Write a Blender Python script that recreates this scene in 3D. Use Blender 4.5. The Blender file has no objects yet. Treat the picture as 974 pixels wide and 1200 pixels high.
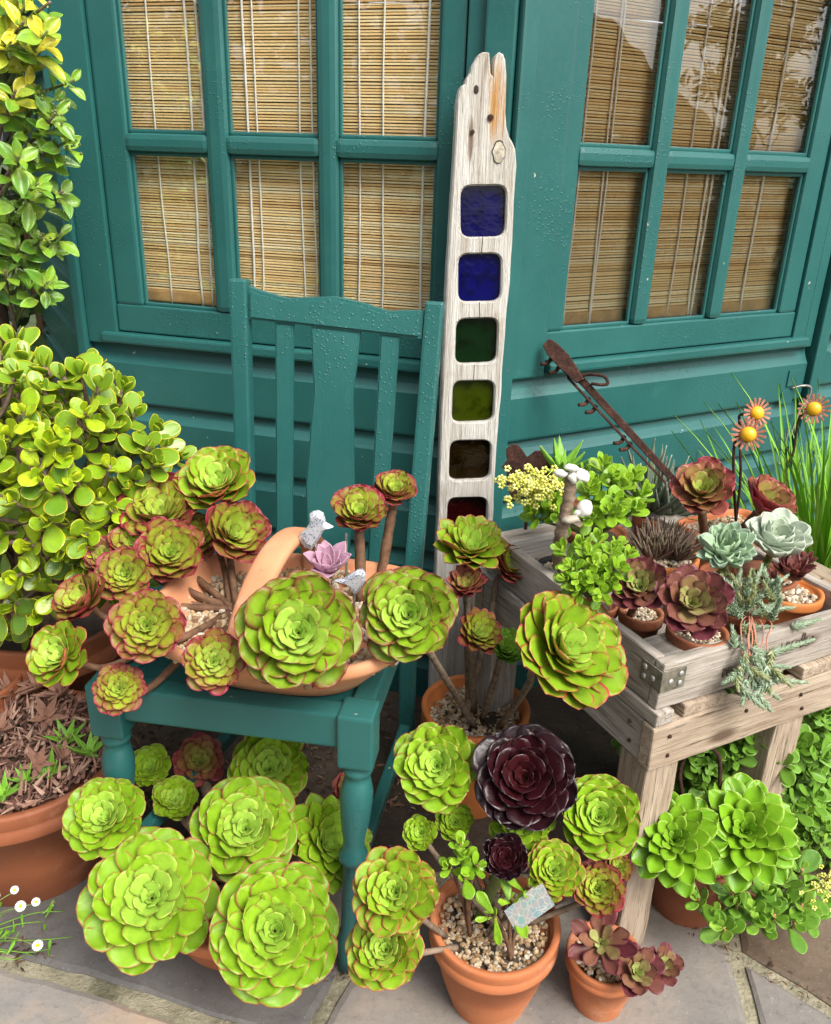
import bpy, bmesh, math, random
import numpy as np
from mathutils import Matrix, Vector, noise as mnoise
RAD = math.radians
random.seed(7)
sc = bpy.context.scene
COL = sc.collection

# ---------------------------------------------------------------- camera
HC, FPX, PIT, ROL = 1.15, 975.0, RAD(23), RAD(1.9)
FW = Vector((0, math.cos(PIT), -math.sin(PIT)))
U0 = Vector((0, math.sin(PIT), math.cos(PIT)))
RT = Vector((1, 0, 0)) * math.cos(ROL) + U0 * math.sin(ROL)
UP = Vector((-1, 0, 0)) * math.sin(ROL) + U0 * math.cos(ROL)
CP = Vector((0, 0, HC))
cam = bpy.data.cameras.new('camera')
cam.sensor_fit = 'HORIZONTAL'; cam.sensor_width = 36; cam.lens = 36 * FPX / 974
cam.clip_start = 0.02; cam.clip_end = 400
co = bpy.data.objects.new('camera', cam); COL.objects.link(co)
co.matrix_world = Matrix((( RT.x, UP.x, -FW.x, 0), (RT.y, UP.y, -FW.y, 0), (RT.z, UP.z, -FW.z, HC), (0, 0, 0, 1)))
sc.camera = co

# ---------------------------------------------------------------- light
SUN_EL, SUN_AZ = 51, 140          # azimuth clockwise from +Y
wd = bpy.data.worlds.new('World'); sc.world = wd; wd.use_nodes = True
wt = wd.node_tree; wt.nodes.clear()
wo = wt.nodes.new('ShaderNodeOutputWorld'); wb = wt.nodes.new('ShaderNodeBackground')
sk = wt.nodes.new('ShaderNodeTexSky'); sk.sky_type = 'NISHITA'; sk.sun_disc = False
sk.sun_elevation = RAD(SUN_EL); sk.sun_rotation = RAD(SUN_AZ); sk.air_density = 1.0; sk.dust_density = 4.0; sk.ozone_density = 0.6
hs = wt.nodes.new('ShaderNodeHueSaturation'); hs.inputs['Saturation'].default_value = 0.35
wb.inputs['Strength'].default_value = 0.15
wt.links.new(sk.outputs[0], hs.inputs['Color']); wt.links.new(hs.outputs[0], wb.inputs[0]); wt.links.new(wb.outputs[0], wo.inputs[0])
sl = bpy.data.lights.new('sun', 'SUN'); sl.energy = 2.3; sl.angle = RAD(30); sl.color = (1.0, 0.95, 0.86)
so = bpy.data.objects.new('sun', sl); COL.objects.link(so)
sd = Vector((math.sin(RAD(SUN_AZ)) * math.cos(RAD(SUN_EL)), math.cos(RAD(SUN_AZ)) * math.cos(RAD(SUN_EL)), math.sin(RAD(SUN_EL))))
so.rotation_euler = sd.to_track_quat('Z', 'Y').to_euler(); so.location = sd * 20
sc.view_settings.view_transform = 'Standard'; sc.view_settings.look = 'None'
sc.view_settings.gamma = 1; sc.view_settings.use_curve_mapping = False
sc.view_settings.exposure = 0.86
sc.cycles.max_bounces = 7; sc.cycles.diffuse_bounces = 3; sc.cycles.glossy_bounces = 3; sc.cycles.transmission_bounces = 5; sc.cycles.transparent_max_bounces = 8

# ---------------------------------------------------------------- pixel helpers (photograph pixels -> points)
def ray(x, y): return FW + RT * ((x - 487) / FPX) - UP * ((y - 600) / FPX)
def atz(x, y, z): d = ray(x, y); return CP + d * ((z - HC) / d.z)
def aty(x, y, Y): d = ray(x, y); return CP + d * (Y / d.y)
def depth(p): return (Vector(p) - CP).dot(FW)
def rad_px(r, p): return r / FPX * depth(p)
def onpl(x, y, p, n): d = ray(x, y); return CP + d * ((p - CP).dot(n) / d.dot(n))

# ---------------------------------------------------------------- material helpers
class NT:
    def __init__(s, name):
        s.m = bpy.data.materials.new(name); s.m.use_nodes = True; s.t = s.m.node_tree; s.t.nodes.clear()
        s.out = s.t.nodes.new('ShaderNodeOutputMaterial')
    def n(s, typ, **kw):
        nd = s.t.nodes.new('ShaderNode' + typ)
        for k, v in kw.items(): setattr(nd, k, v)
        return nd
    def set(s, sock, v):
        if hasattr(v, 'is_linked') or hasattr(v, 'links'): s.t.links.new(v, sock)
        elif isinstance(v, (tuple, list)) and len(v) == 3 and sock.type == 'RGBA': sock.default_value = (*v, 1)
        else: sock.default_value = v
    def math(s, op, a, b=0.0, c=None, clamp=False):
        nd = s.n('Math', operation=op); nd.use_clamp = clamp
        s.set(nd.inputs[0], a); s.set(nd.inputs[1], b)
        if c is not None: s.set(nd.inputs[2], c)
        return nd.outputs[0]
    def mix(s, f, a, b, blend='MIX'):
        nd = s.n('Mix', data_type='RGBA', blend_type=blend)
        s.set(nd.inputs[0], f); s.set(nd.inputs[6], a); s.set(nd.inputs[7], b)
        return nd.outputs[2]
    def ramp(s, f, stops, interp='LINEAR'):
        nd = s.n('ValToRGB'); cr = nd.color_ramp; cr.interpolation = interp
        while len(cr.elements) < len(stops): cr.elements.new(0.5)
        for e, (p, c) in zip(cr.elements, stops):
            e.position = p; e.color = (*c, 1) if isinstance(c, tuple) else (c, c, c, 1)
        s.set(nd.inputs[0], f); return nd.outputs[0]
    def sstep(s, f, lo, hi, a=0.0, b=1.0):
        nd = s.n('MapRange', interpolation_type='SMOOTHSTEP')
        s.set(nd.inputs[0], f); s.set(nd.inputs[1], lo); s.set(nd.inputs[2], hi); s.set(nd.inputs[3], a); s.set(nd.inputs[4], b)
        return nd.outputs[0]
    def coord(s, kind='Object', scale=(1, 1, 1), rnd=0.0):
        tc = s.n('TexCoord'); mp = s.n('Mapping'); mp.inputs['Scale'].default_value = scale
        s.t.links.new(tc.outputs[kind], mp.inputs['Vector'])
        if rnd:
            oi = s.n('ObjectInfo'); v = s.n('CombineXYZ'); r = s.math('MULTIPLY', oi.outputs['Random'], rnd)
            for i in range(3): s.t.links.new(r, v.inputs[i])
            s.t.links.new(v.outputs[0], mp.inputs['Location'])
        return mp.outputs[0]
    def world(s, scale=(1, 1, 1)):
        g = s.n('NewGeometry'); mp = s.n('Mapping'); mp.inputs['Scale'].default_value = scale
        s.t.links.new(g.outputs['Position'], mp.inputs['Vector']); return mp.outputs[0]
    def noise(s, vec, scale=5, detail=3, rough=0.55, dist=0.0):
        nd = s.n('TexNoise'); s.t.links.new(vec, nd.inputs['Vector'])
        nd.inputs['Scale'].default_value = scale; nd.inputs['Detail'].default_value = detail
        nd.inputs['Roughness'].default_value = rough; nd.inputs['Distortion'].default_value = dist
        return nd.outputs['Fac']
    def vor(s, vec, scale=5, feature='F1', out='Distance', rnd=1.0):
        nd = s.n('TexVoronoi', feature=feature); s.t.links.new(vec, nd.inputs['Vector'])
        nd.inputs['Scale'].default_value = scale; nd.inputs['Randomness'].default_value = rnd
        return nd.outputs[out]
    def bump(s, h, strength=0.3, dist=0.002, normal=None):
        nd = s.n('Bump'); nd.inputs['Strength'].default_value = strength; nd.inputs['Distance'].default_value = dist
        s.t.links.new(h, nd.inputs['Height'])
        if normal is not None: s.t.links.new(normal, nd.inputs['Normal'])
        return nd.outputs[0]
    def pbr(s, col, rough=0.5, spec=0.5, normal=None, metal=0.0, coat=0.0, **kw):
        p = s.n('BsdfPrincipled'); s.set(p.inputs['Base Color'], col); s.set(p.inputs['Roughness'], rough)
        s.set(p.inputs['Specular IOR Level'], spec); s.set(p.inputs['Metallic'], metal); s.set(p.inputs['Coat Weight'], coat)
        for k, v in kw.items(): s.set(p.inputs[k.replace('_', ' ')], v)
        if normal is not None: s.t.links.new(normal, p.inputs['Normal'])
        s.t.links.new(p.outputs[0], s.out.inputs[0]); return s.m

def m_paint():
    t = NT('teal_paint'); w = t.world()
    big = t.noise(w, 3.5, 4); fine = t.noise(w, 120, 3); brush = t.noise(t.world((60, 60, 6)), 3, 3)
    col = t.ramp(big, [(0.3, (0.014, 0.090, 0.086)), (0.7, (0.022, 0.122, 0.114))])
    col = t.mix(t.sstep(t.noise(w, 14, 5, 0.7), 0.60, 0.78, 0, 0.25), col, (0.045, 0.19, 0.165))
    chip = t.sstep(t.noise(w, 55, 2, 0.5), 0.765, 0.785)
    col = t.mix(chip, col, (0.42, 0.40, 0.34))
    dv = t.vor(w, 135); dm = t.sstep(t.noise(w, 5, 2), 0.42, 0.62, 0.06, 0.32)
    drop = t.sstep(t.math('SUBTRACT', dm, dv), 0.0, 0.16)
    h = t.math('ADD', t.math('MULTIPLY', drop, 0.75), t.math('ADD', t.math('MULTIPLY', fine, 0.12), t.math('MULTIPLY', brush, 0.35)))
    return t.pbr(col, t.ramp(fine, [(0.3, 0.30), (0.7, 0.46)]), 0.5, t.bump(h, 0.55, 0.0016))
def m_wood(name, c0, c1, c2, dark=(0.03, 0.022, 0.016), rough=0.85):
    t = NT(name); v = t.coord('Object', (1, 1, 1), 37.0)
    mp = t.n('Mapping'); mp.inputs['Scale'].default_value = (3, 42, 42); t.t.links.new(v, mp.inputs['Vector'])
    g = t.noise(mp.outputs[0], 2.2, 6, 0.65, 0.6)
    mp2 = t.n('Mapping'); mp2.inputs['Scale'].default_value = (5, 130, 130); t.t.links.new(v, mp2.inputs['Vector'])
    f = t.noise(mp2.outputs[0], 2.0, 4, 0.7)
    blot = t.noise(v, 9, 4)
    col = t.ramp(g, [(0.30, c0), (0.5, c1), (0.72, c2)])
    col = t.mix(t.sstep(blot, 0.45, 0.75, 0, 0.6), col, c0)
    col = t.mix(t.sstep(f, 0.54, 0.70, 0, 0.85), col, dark)
    knot = t.vor(t.coord('Object', (5, 12, 12), 37.0), 1.0)
    col = t.mix(t.sstep(knot, 0.06, 0.20, 0.8, 0.0), col, (0.07, 0.035, 0.02))
    h = t.math('ADD', g, t.math('MULTIPLY', f, 0.8))
    return t.pbr(col, rough, 0.25, t.bump(h, 0.7, 0.003))
def m_terra(name, c0, c1, pale, rough=0.75, wear=0.35):
    wear = min(.8, wear * 1.6)
    t = NT(name); v = t.coord('Object', (1, 1, 1), 19.0)
    a = t.noise(v, 7, 5, 0.6); b = t.noise(v, 30, 4, 0.7)
    mp = t.n('Mapping'); mp.inputs['Scale'].default_value = (6, 6, 90); t.t.links.new(v, mp.inputs['Vector'])
    ring = t.noise(mp.outputs[0], 1.6, 3)
    col = t.ramp(a, [(0.3, c0), (0.7, c1)])
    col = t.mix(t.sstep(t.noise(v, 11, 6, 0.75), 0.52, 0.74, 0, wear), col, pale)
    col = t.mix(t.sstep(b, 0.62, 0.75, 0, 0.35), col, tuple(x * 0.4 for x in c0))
    h = t.math('ADD', t.math('MULTIPLY', ring, 0.6), t.math('MULTIPLY', b, 0.4))
    return t.pbr(col, rough, 0.35, t.bump(h, 0.35, 0.0018))
def m_island(name, stops, rough=0.7, spec=0.3, bumpy=0.0, scale=200):
    t = NT(name); g = t.n('NewGeometry'); r = g.outputs['Random Per Island']
    col = t.ramp(r, stops); nz = t.noise(t.world(), scale, 3)
    col = t.mix(t.sstep(nz, 0.4, 0.75, 0, 0.12 if name == 'split_bamboo' else 0.35), col, tuple(x * 0.45 for x in stops[0][1]))
    m = t.pbr(col, rough, spec, t.bump(nz, bumpy, 0.002) if bumpy else None)
    if name == 'split_bamboo':
        tl = t.n('BsdfTranslucent'); t.t.links.new(col, tl.inputs[0]); mx = t.n('MixShader'); mx.inputs[0].default_value = .05
        pb = [n for n in t.t.nodes if n.type == 'BSDF_PRINCIPLED'][0]; t.t.links.new(pb.outputs[0], mx.inputs[1]); t.t.links.new(tl.outputs[0], mx.inputs[2]); t.t.links.new(mx.outputs[0], t.out.inputs[0])
    return m
def m_plain(name, col, rough=0.6, spec=0.4, metal=0.0, var=0.25, scale=40, bumpy=0.2):
    t = NT(name); v = t.coord('Object', (1, 1, 1), 11.0); nz = t.noise(v, scale, 4, 0.65)
    c = t.ramp(nz, [(0.3, tuple(x * (1 - var) for x in col)), (0.7, tuple(min(1, x * (1 + var)) for x in col))])
    return t.pbr(c, rough, spec, t.bump(nz, bumpy, 0.001), metal)
def m_rust():
    t = NT('rust'); v = t.world(); a = t.noise(v, 60, 6, 0.75); b = t.noise(v, 260, 4, 0.7)
    col = t.ramp(a, [(0.3, (0.022, 0.012, 0.010)), (0.52, (0.060, 0.028, 0.021)), (0.72, (0.13, 0.058, 0.038))])
    col = t.mix(t.sstep(b, 0.6, 0.75, 0, 0.5), col, (0.15, 0.09, 0.075))
    return t.pbr(col, 0.9, 0.2, t.bump(t.math('ADD', a, b), 0.9, 0.003))
def m_glass():
    t = NT('window_glass'); tr = t.n('BsdfTransparent'); gl = t.n('BsdfGlossy'); gl.inputs['Roughness'].default_value = 0.0
    tr.inputs['Color'].default_value = (0.98, 0.99, 0.985, 1)
    wv = t.noise(t.world(), 6, 2); gl.inputs['Color'].default_value = (1, 1, 1, 1)
    t.t.links.new(t.bump(wv, 0.06, 0.01), gl.inputs['Normal'])
    fr = t.n('Fresnel'); fr.inputs[0].default_value = 1.55
    f = t.math('MULTIPLY', fr.outputs[0], 2.7, clamp=True)
    mx = t.n('MixShader'); t.t.links.new(f, mx.inputs[0]); t.t.links.new(tr.outputs[0], mx.inputs[1]); t.t.links.new(gl.outputs[0], mx.inputs[2])
    t.t.links.new(mx.outputs[0], t.out.inputs[0]); return t.m
def m_stain(name, c):
    t = NT(name); v = t.world(); a = t.noise(v, 38, 3, 0.5); b = t.noise(v, 150, 2)
    col = t.mix(t.sstep(a, 0.45, 0.7, 0, 0.8), c, tuple(x * 0.25 for x in c))
    return t.pbr(col, 0.06, 0.25, t.bump(t.math('ADD', a, t.math('MULTIPLY', b, 0.15)), 0.22, 0.003), 0.0, 0.0, Transmission_Weight=0.0)
def m_leaf(name, cin, cmid, cout, cmar, mlo=0.72, mstr=0.8, flush=0.0, cfl=None, rough=0.42, spec=0.30, pale=0.15, glow=0.0, under=0.0):
    """V = along the leaf, U = closeness to the margin, object colour r = age in the rosette, g = individual flush"""
    t = NT('leaf_' + name); uv = t.n('UVMap'); sp = t.n('SeparateXYZ'); t.t.links.new(uv.outputs[0], sp.inputs[0])
    oi = t.n('ObjectInfo'); sc_ = t.n('SeparateColor'); t.t.links.new(oi.outputs['Color'], sc_.inputs[0])
    at = t.n('Attribute', attribute_name='bud_age'); age = t.math('ADD', sc_.outputs[0], at.outputs['Fac']); fl = sc_.outputs[1]; V = sp.outputs[1]; un = t.math('GREATER_THAN', sp.outputs[0], 1.5); E = t.math('SUBTRACT', sp.outputs[0], t.math('MULTIPLY', un, 2.0))
    v = t.coord('Object', (1, 1, 1), 50.0); nz = t.noise(v, 5, 4, 0.6)
    a2 = t.math('ADD', age, t.math('MULTIPLY', t.math('SUBTRACT', oi.outputs['Random'], 0.5), 0.22))
    col = t.ramp(a2, [(0.0, cin), (0.45, cmid), (1.0, cout)])
    col = t.mix(t.sstep(V, 0.10, 0.55, pale, 0.0), col, tuple(min(1, x * 1.15 + 0.02) for x in cin))
    col = t.mix(t.sstep(nz, 0.42, 0.75, 0, 0.45), col, tuple(x * 0.68 for x in cout))
    if flush:
        ff = t.math('ADD', t.math('MULTIPLY', E, 0.55), t.math('MULTIPLY', V, 0.45))
        ff = t.math('ADD', ff, t.math('MULTIPLY', t.math('SUBTRACT', nz, 0.5), 0.5))
        ff = t.math('MULTIPLY', t.sstep(ff, 0.38, 0.98), t.math('MULTIPLY', t.math('MULTIPLY_ADD', age, 0.85, 0.12), t.math('MULTIPLY', fl, flush)), clamp=True)
        col = t.mix(ff, col, cfl or cmar)
    if under: col = t.mix(t.math('MULTIPLY', un, t.math('MULTIPLY', t.math('MULTIPLY_ADD', age, 0.8, 0.2), under), clamp=True), col, cfl or cmar)
    em = t.math('ADD', E, t.math('MULTIPLY', t.math('SUBTRACT', nz, 0.5), 0.12))
    col = t.mix(t.math('MULTIPLY', t.sstep(em, mlo, 0.99), t.math('MULTIPLY_ADD', age, mstr * 0.5, mstr * 0.5), clamp=True), col, cmar)
    sp2 = t.sstep(t.noise(v, 26, 3, 0.7), 0.70, 0.76, 0, 0.55)
    col = t.mix(sp2, col, (0.32, 0.26, 0.14))
    h = nz
    return t.pbr(col, t.ramp(nz, [(0.3, rough * 0.85), (0.7, rough * 1.25)]), spec, t.bump(h, 0.10, 0.01), Subsurface_Weight=glow, Subsurface_Radius=(0.006, 0.008, 0.002), Subsurface_Scale=0.6)
def m_stone(name, c0, c1, c2, rough=0.8, wet=0.0):
    t = NT(name); v = t.world(); a = t.noise(v, 4.5, 6, 0.65, 0.4); b = t.noise(v, 70, 5, 0.75); c = t.noise(v, 14, 4)
    col = t.ramp(a, [(0.32, c0), (0.5, c1), (0.68, c2)])
    col = t.mix(t.sstep(b, 0.5, 0.72, 0, 0.4), col, tuple(x * 0.5 for x in c0))
    col = t.mix(t.sstep(t.noise(v, 210, 3), 0.66, 0.72, 0, 0.5), col, (0.34, 0.33, 0.31))
    col = t.mix(t.sstep(t.vor(v, 9), 0.035, 0.05, 0.7, 0.0), col, tuple(x * 0.35 for x in c0))
    h = t.math('ADD', t.math('MULTIPLY', c, 1.0), t.math('MULTIPLY', b, 0.5))
    return t.pbr(col, t.ramp(c, [(0.3, rough), (0.7, rough * 0.75)]), 0.35, t.bump(h, 0.55, 0.006))

M = {}
M['paint'] = m_paint()
M['grey_wood'] = m_wood('weathered_wood', (0.22, 0.185, 0.15), (0.36, 0.32, 0.275), (0.49, 0.455, 0.41))
M['tan_wood'] = m_wood('bench_wood', (0.23, 0.165, 0.115), (0.37, 0.29, 0.215), (0.49, 0.41, 0.32))
M['terra'] = m_terra('terracotta', (0.40, 0.125, 0.048), (0.52, 0.185, 0.075), (0.58, 0.36, 0.24))
M['terra_pale'] = m_terra('pale_terracotta', (0.50, 0.20, 0.095), (0.60, 0.285, 0.15), (0.66, 0.46, 0.33), wear=0.4)
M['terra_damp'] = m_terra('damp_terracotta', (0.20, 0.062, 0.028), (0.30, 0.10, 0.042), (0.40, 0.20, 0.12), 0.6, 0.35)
M['terra_bright'] = m_terra('orange_terracotta', (0.46, 0.135, 0.032), (0.58, 0.20, 0.06), (0.52, 0.28, 0.16), 0.6, 0.25)
M['gravel'] = m_island('gravel', [(0.0, (0.20, 0.12, 0.06)), (0.25, (0.36, 0.24, 0.13)), (0.5, (0.50, 0.37, 0.22)), (0.75, (0.42, 0.36, 0.28)), (1.0, (0.62, 0.55, 0.44))], 0.75, 0.3, 0.3)
M['white_gravel'] = m_island('white_gravel', [(0.0, (0.24, 0.17, 0.10)), (0.5, (0.45, 0.36, 0.25)), (1.0, (0.62, 0.56, 0.46))], 0.75, 0.3, 0.3)
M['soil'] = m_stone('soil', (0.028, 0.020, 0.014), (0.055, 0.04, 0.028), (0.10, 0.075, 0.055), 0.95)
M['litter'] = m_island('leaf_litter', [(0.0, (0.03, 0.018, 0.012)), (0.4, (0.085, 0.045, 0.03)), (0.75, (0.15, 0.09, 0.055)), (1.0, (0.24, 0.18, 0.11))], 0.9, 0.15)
M['dry_aloe'] = m_island('dry_aloe', [(0.0, (0.07, 0.04, 0.03)), (0.4, (0.22, 0.115, 0.085)), (0.75, (0.34, 0.19, 0.145)), (1.0, (0.40, 0.28, 0.21))], 0.85, 0.2)
M['rust'] = m_rust(); M['glass'] = m_glass()
M['blind'] = m_island('split_bamboo', [(0.0, (0.62, 0.38, 0.15)), (0.15, (0.80, 0.54, 0.24)), (0.6, (0.88, 0.66, 0.33)), (1.0, (0.92, 0.77, 0.48))], 0.6, 0.35, 0.0, 120)
M['cord'] = m_plain('white_cord', (0.88, 0.86, 0.80), 0.8, 0.2, var=0.04)
M['inside'] = m_plain('inside_boards', (0.16, 0.10, 0.055), 0.8)
M['stem'] = m_plain('woody_stem', (0.14, 0.075, 0.042), 0.75, 0.3, var=0.5, scale=70, bumpy=0.6)
M['stem_grey'] = m_plain('grey_brown_stem', (0.20, 0.145, 0.10), 0.8, 0.3, var=0.5, scale=80, bumpy=0.6)
M['stem_green'] = m_plain('green_stem', (0.13, 0.17, 0.05), 0.6, 0.4, var=0.4)
M['stem_pink'] = m_plain('pink_stem', (0.42, 0.17, 0.11), 0.6, 0.4, var=0.25)
M['bark'] = m_plain('bark', (0.075, 0.05, 0.033), 0.95, 0.2, var=0.6, scale=30, bumpy=0.9)
M['drift'] = None
M['steel'] = m_plain('old_steel', (0.30, 0.30, 0.27), 0.5, 0.5, 0.7, var=0.4, scale=90)
M['bird'] = None
M['white_ceramic'] = m_plain('white_shell', (0.72, 0.70, 0.66), 0.4, 0.5, var=0.12, scale=30)
M['yellow'] = m_plain('yellow_enamel', (0.78, 0.40, 0.012), 0.35, 0.5, var=0.2, scale=25, bumpy=0.1)
M['copper'] = m_plain('rusty_copper', (0.36, 0.15, 0.095), 0.6, 0.4, 0.3, var=0.45, scale=120)
M['black_plastic'] = m_plain('black_plastic', (0.012, 0.012, 0.013), 0.45, 0.4, var=0.3)
M['petal'] = m_plain('white_petal', (0.82, 0.80, 0.80), 0.6, 0.3, var=0.05)
M['flower_yellow'] = m_island('pale_yellow_flowers', [(0.0, (0.55, 0.55, 0.08)), (0.5, (0.72, 0.72, 0.16)), (1.0, (0.80, 0.80, 0.36))], 0.7, 0.2)

L = {}
L['lime_red'] = m_leaf('lime_red', (0.37, 0.57, 0.085), (0.215, 0.385, 0.014), (0.15, 0.26, 0.014), (0.17, 0.010, 0.022), 0.74, 0.95, 0.95, (0.16, 0.014, 0.022), under=.8)
L['lime'] = m_leaf('lime', (0.37, 0.57, 0.085), (0.215, 0.385, 0.014), (0.145, 0.285, 0.010), (0.33, 0.055, 0.055), 0.83, 0.9, 0.10, (0.34, 0.20, 0.03), under=.15)
L['lime_pink'] = m_leaf('lime_pink', (0.37, 0.57, 0.085), (0.215, 0.385, 0.015), (0.15, 0.28, 0.012), (0.38, 0.022, 0.045), 0.80, 0.95, 0.40, (0.40, 0.03, 0.045), under=.85)
L['bronze'] = m_leaf('bronze', (0.38, 0.56, 0.085), (0.26, 0.34, 0.022), (0.20, 0.065, 0.03), (0.20, 0.010, 0.028), 0.66, 0.95, 1.5, (0.21, 0.016, 0.030), under=.95)
L['rosy'] = m_leaf('rosy', (0.30, 0.40, 0.07), (0.24, 0.16, 0.045), (0.22, 0.05, 0.045), (0.28, 0.022, 0.045), 0.7, 0.9, 0.8, (0.26, 0.03, 0.05), under=.8)
L['purple'] = m_leaf('purple', (0.38, 0.46, 0.14), (0.20, 0.09, 0.05), (0.105, 0.022, 0.030), (0.13, 0.02, 0.036), 0.55, 0.9, 0.9, (0.11, 0.02, 0.032))
L['black'] = m_leaf('black', (0.065, 0.010, 0.012), (0.026, 0.0035, 0.006), (0.009, 0.003, 0.005), (0.06, 0.03, 0.04), 0.88, 0.4, 0.0, rough=0.33, spec=0.45, pale=0.4)
L['green'] = m_leaf('green', (0.18, 0.34, 0.025), (0.17, 0.35, 0.013), (0.115, 0.275, 0.010), (0.40, 0.44, 0.10), 0.84, 0.8, rough=0.33)
L['jade'] = m_leaf('jade', (0.46, 0.55, 0.015), (0.25, 0.40, 0.012), (0.10, 0.21, 0.012), (0.62, 0.48, 0.03), 0.76, 0.85, 0.10, (0.50, 0.42, 0.03), rough=0.30, spec=0.5, pale=0.1)
L['sedum'] = m_leaf('sedum', (0.25, 0.42, 0.05), (0.15, 0.31, 0.03), (0.085, 0.20, 0.022), (0.26, 0.38, 0.07), 0.82, 0.5, rough=0.36, pale=0.1)
L['paddle'] = m_leaf('paddle', (0.27, 0.43, 0.035), (0.18, 0.34, 0.014), (0.10, 0.235, 0.012), (0.30, 0.42, 0.05), 0.82, 0.4, rough=0.33, pale=0.1)
L['glaucous'] = m_leaf('glaucous', (0.34, 0.48, 0.26), (0.30, 0.43, 0.26), (0.28, 0.39, 0.27), (0.42, 0.40, 0.36), 0.85, 0.4, rough=0.6, spec=0.25, pale=0.1)
L['white'] = m_leaf('white', (0.38, 0.47, 0.33), (0.40, 0.47, 0.36), (0.42, 0.48, 0.38), (0.55, 0.54, 0.48), 0.85, 0.4, rough=0.6, spec=0.25, pale=0.1)
L['pink'] = m_leaf('pink', (0.46, 0.26, 0.34), (0.44, 0.25, 0.34), (0.36, 0.22, 0.29), (0.62, 0.40, 0.47), 0.84, 0.6, rough=0.55, spec=0.3)
L['dark_red'] = m_leaf('dark_red', (0.20, 0.07, 0.055), (0.145, 0.04, 0.035), (0.085, 0.028, 0.026), (0.22, 0.07, 0.05), 0.8, 0.5, rough=0.35)
L['aloe_brown'] = m_leaf('aloe_brown', (0.26, 0.13, 0.09), (0.30, 0.16, 0.11), (0.22, 0.11, 0.08), (0.42, 0.28, 0.20), 0.75, 0.6, 0.5, (0.14, 0.13, 0.04), rough=0.7)
L['aloe'] = m_leaf('aloe', (0.24, 0.44, 0.05), (0.16, 0.36, 0.03), (0.12, 0.27, 0.03), (0.42, 0.50, 0.16), 0.82, 0.7, rough=0.4)
L['haworthia'] = m_leaf('haworthia', (0.16, 0.17, 0.08), (0.14, 0.11, 0.07), (0.13, 0.075, 0.06), (0.30, 0.24, 0.20), 0.7, 0.6, rough=0.6)
L['grey_aloe'] = m_leaf('grey_aloe', (0.15, 0.21, 0.11), (0.12, 0.17, 0.10), (0.11, 0.14, 0.10), (0.42, 0.44, 0.40), 0.66, 0.8, rough=0.6)
L['variegated'] = m_leaf('variegated', (0.66, 0.58, 0.04), (0.22, 0.40, 0.03), (0.085, 0.22, 0.02), (0.56, 0.56, 0.12), 0.86, 0.28, rough=0.3, spec=0.5, pale=0.15)
L['grass'] = m_leaf('grass', (0.20, 0.42, 0.03), (0.14, 0.34, 0.02), (0.10, 0.26, 0.02), (0.22, 0.40, 0.05), 0.9, 0.3, rough=0.4, pale=0.3)
M['sedum_blue'] = m_island('blue_sedum', [(0.0, (0.16, 0.23, 0.13)), (0.5, (0.26, 0.34, 0.22)), (1.0, (0.36, 0.43, 0.33))], 0.6, 0.25)
M['sedum_olive'] = m_island('olive_sedum', [(0.0, (0.18, 0.20, 0.08)), (0.5, (0.28, 0.32, 0.14)), (1.0, (0.36, 0.36, 0.22))], 0.6, 0.25)

# ---------------------------------------------------------------- object helpers
def obj(name, me, mat=None, parent=None, mw=None, label=None, cat=None, group=None, kind=None, color=None):
    o = bpy.data.objects.new(name, me); COL.objects.link(o)
    if me is not None and mat is not None and len(me.materials) == 0: me.materials.append(mat)
    mw = mw or Matrix.Identity(4)
    if parent is not None:
        o.parent = parent; o.matrix_parent_inverse = parent['_w'].inverted() if False else WM[parent.name].inverted()
    o.matrix_basis = mw; WM[o.name] = mw.copy()
    if label: o['label'] = label
    if cat: o['category'] = cat
    if group: o['group'] = group
    if kind: o['kind'] = kind
    if color: o.color = color
    return o
WM = {}
def thing(name, loc, label, cat, group=None):
    return obj(name, None, None, None, Matrix.Translation(loc), label, cat, group)
def mesh(name, vs, fs, mat=None, smooth=False, uvs=None):
    me = bpy.data.meshes.new(name); me.from_pydata([tuple(v) for v in vs], [], fs)
    if smooth: me.shade_smooth()
    if uvs is not None:
        ul = me.uv_layers.new(name='UVMap'); vi = np.zeros(len(me.loops), dtype=np.int32); me.loops.foreach_get('vertex_index', vi)
        ul.data.foreach_set('uv', np.asarray(uvs, dtype=np.float32)[vi].ravel())
    if mat: me.materials.append(mat)
    me.update(); return me
def bm_mesh(name, bm, mat=None, smooth=False):
    me = bpy.data.meshes.new(name); bmesh.ops.recalc_face_normals(bm, faces=bm.faces[:]); bm.to_mesh(me); bm.free()
    if smooth: me.shade_smooth()
    if mat: me.materials.append(mat)
    return me
def frame(o, x, y, z):
    return Matrix(((x[0], y[0], z[0], o[0]), (x[1], y[1], z[1], o[1]), (x[2], y[2], z[2], o[2]), (0, 0, 0, 1)))
def rounded_box(name, sx, sy, sz, bev=0.003, mat=None, seg=2, cuts=0, jit=0.0, seed=0):
    """centred at the origin, size sx sy sz"""
    bm = bmesh.new(); bmesh.ops.create_cube(bm, size=1)
    for v in bm.verts: v.co = Vector((v.co.x * sx, v.co.y * sy, v.co.z * sz))
    if bev: bmesh.ops.bevel(bm, geom=bm.edges[:], offset=bev, segments=seg, affect='EDGES', profile=0.6)
    if cuts:
        es = [e for e in bm.edges if abs((e.verts[0].co - e.verts[1].co).x) > sx * 0.7]
        bmesh.ops.subdivide_edges(bm, edges=es, cuts=cuts)
    if jit:
        rs = random.Random(seed)
        off = Vector((rs.random() * 9, rs.random() * 9, rs.random() * 9))
        for v in bm.verts:
            v.co += mnoise.noise_vector(v.co * 14 + off) * jit
    return bm_mesh(name, bm, mat, False)
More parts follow.
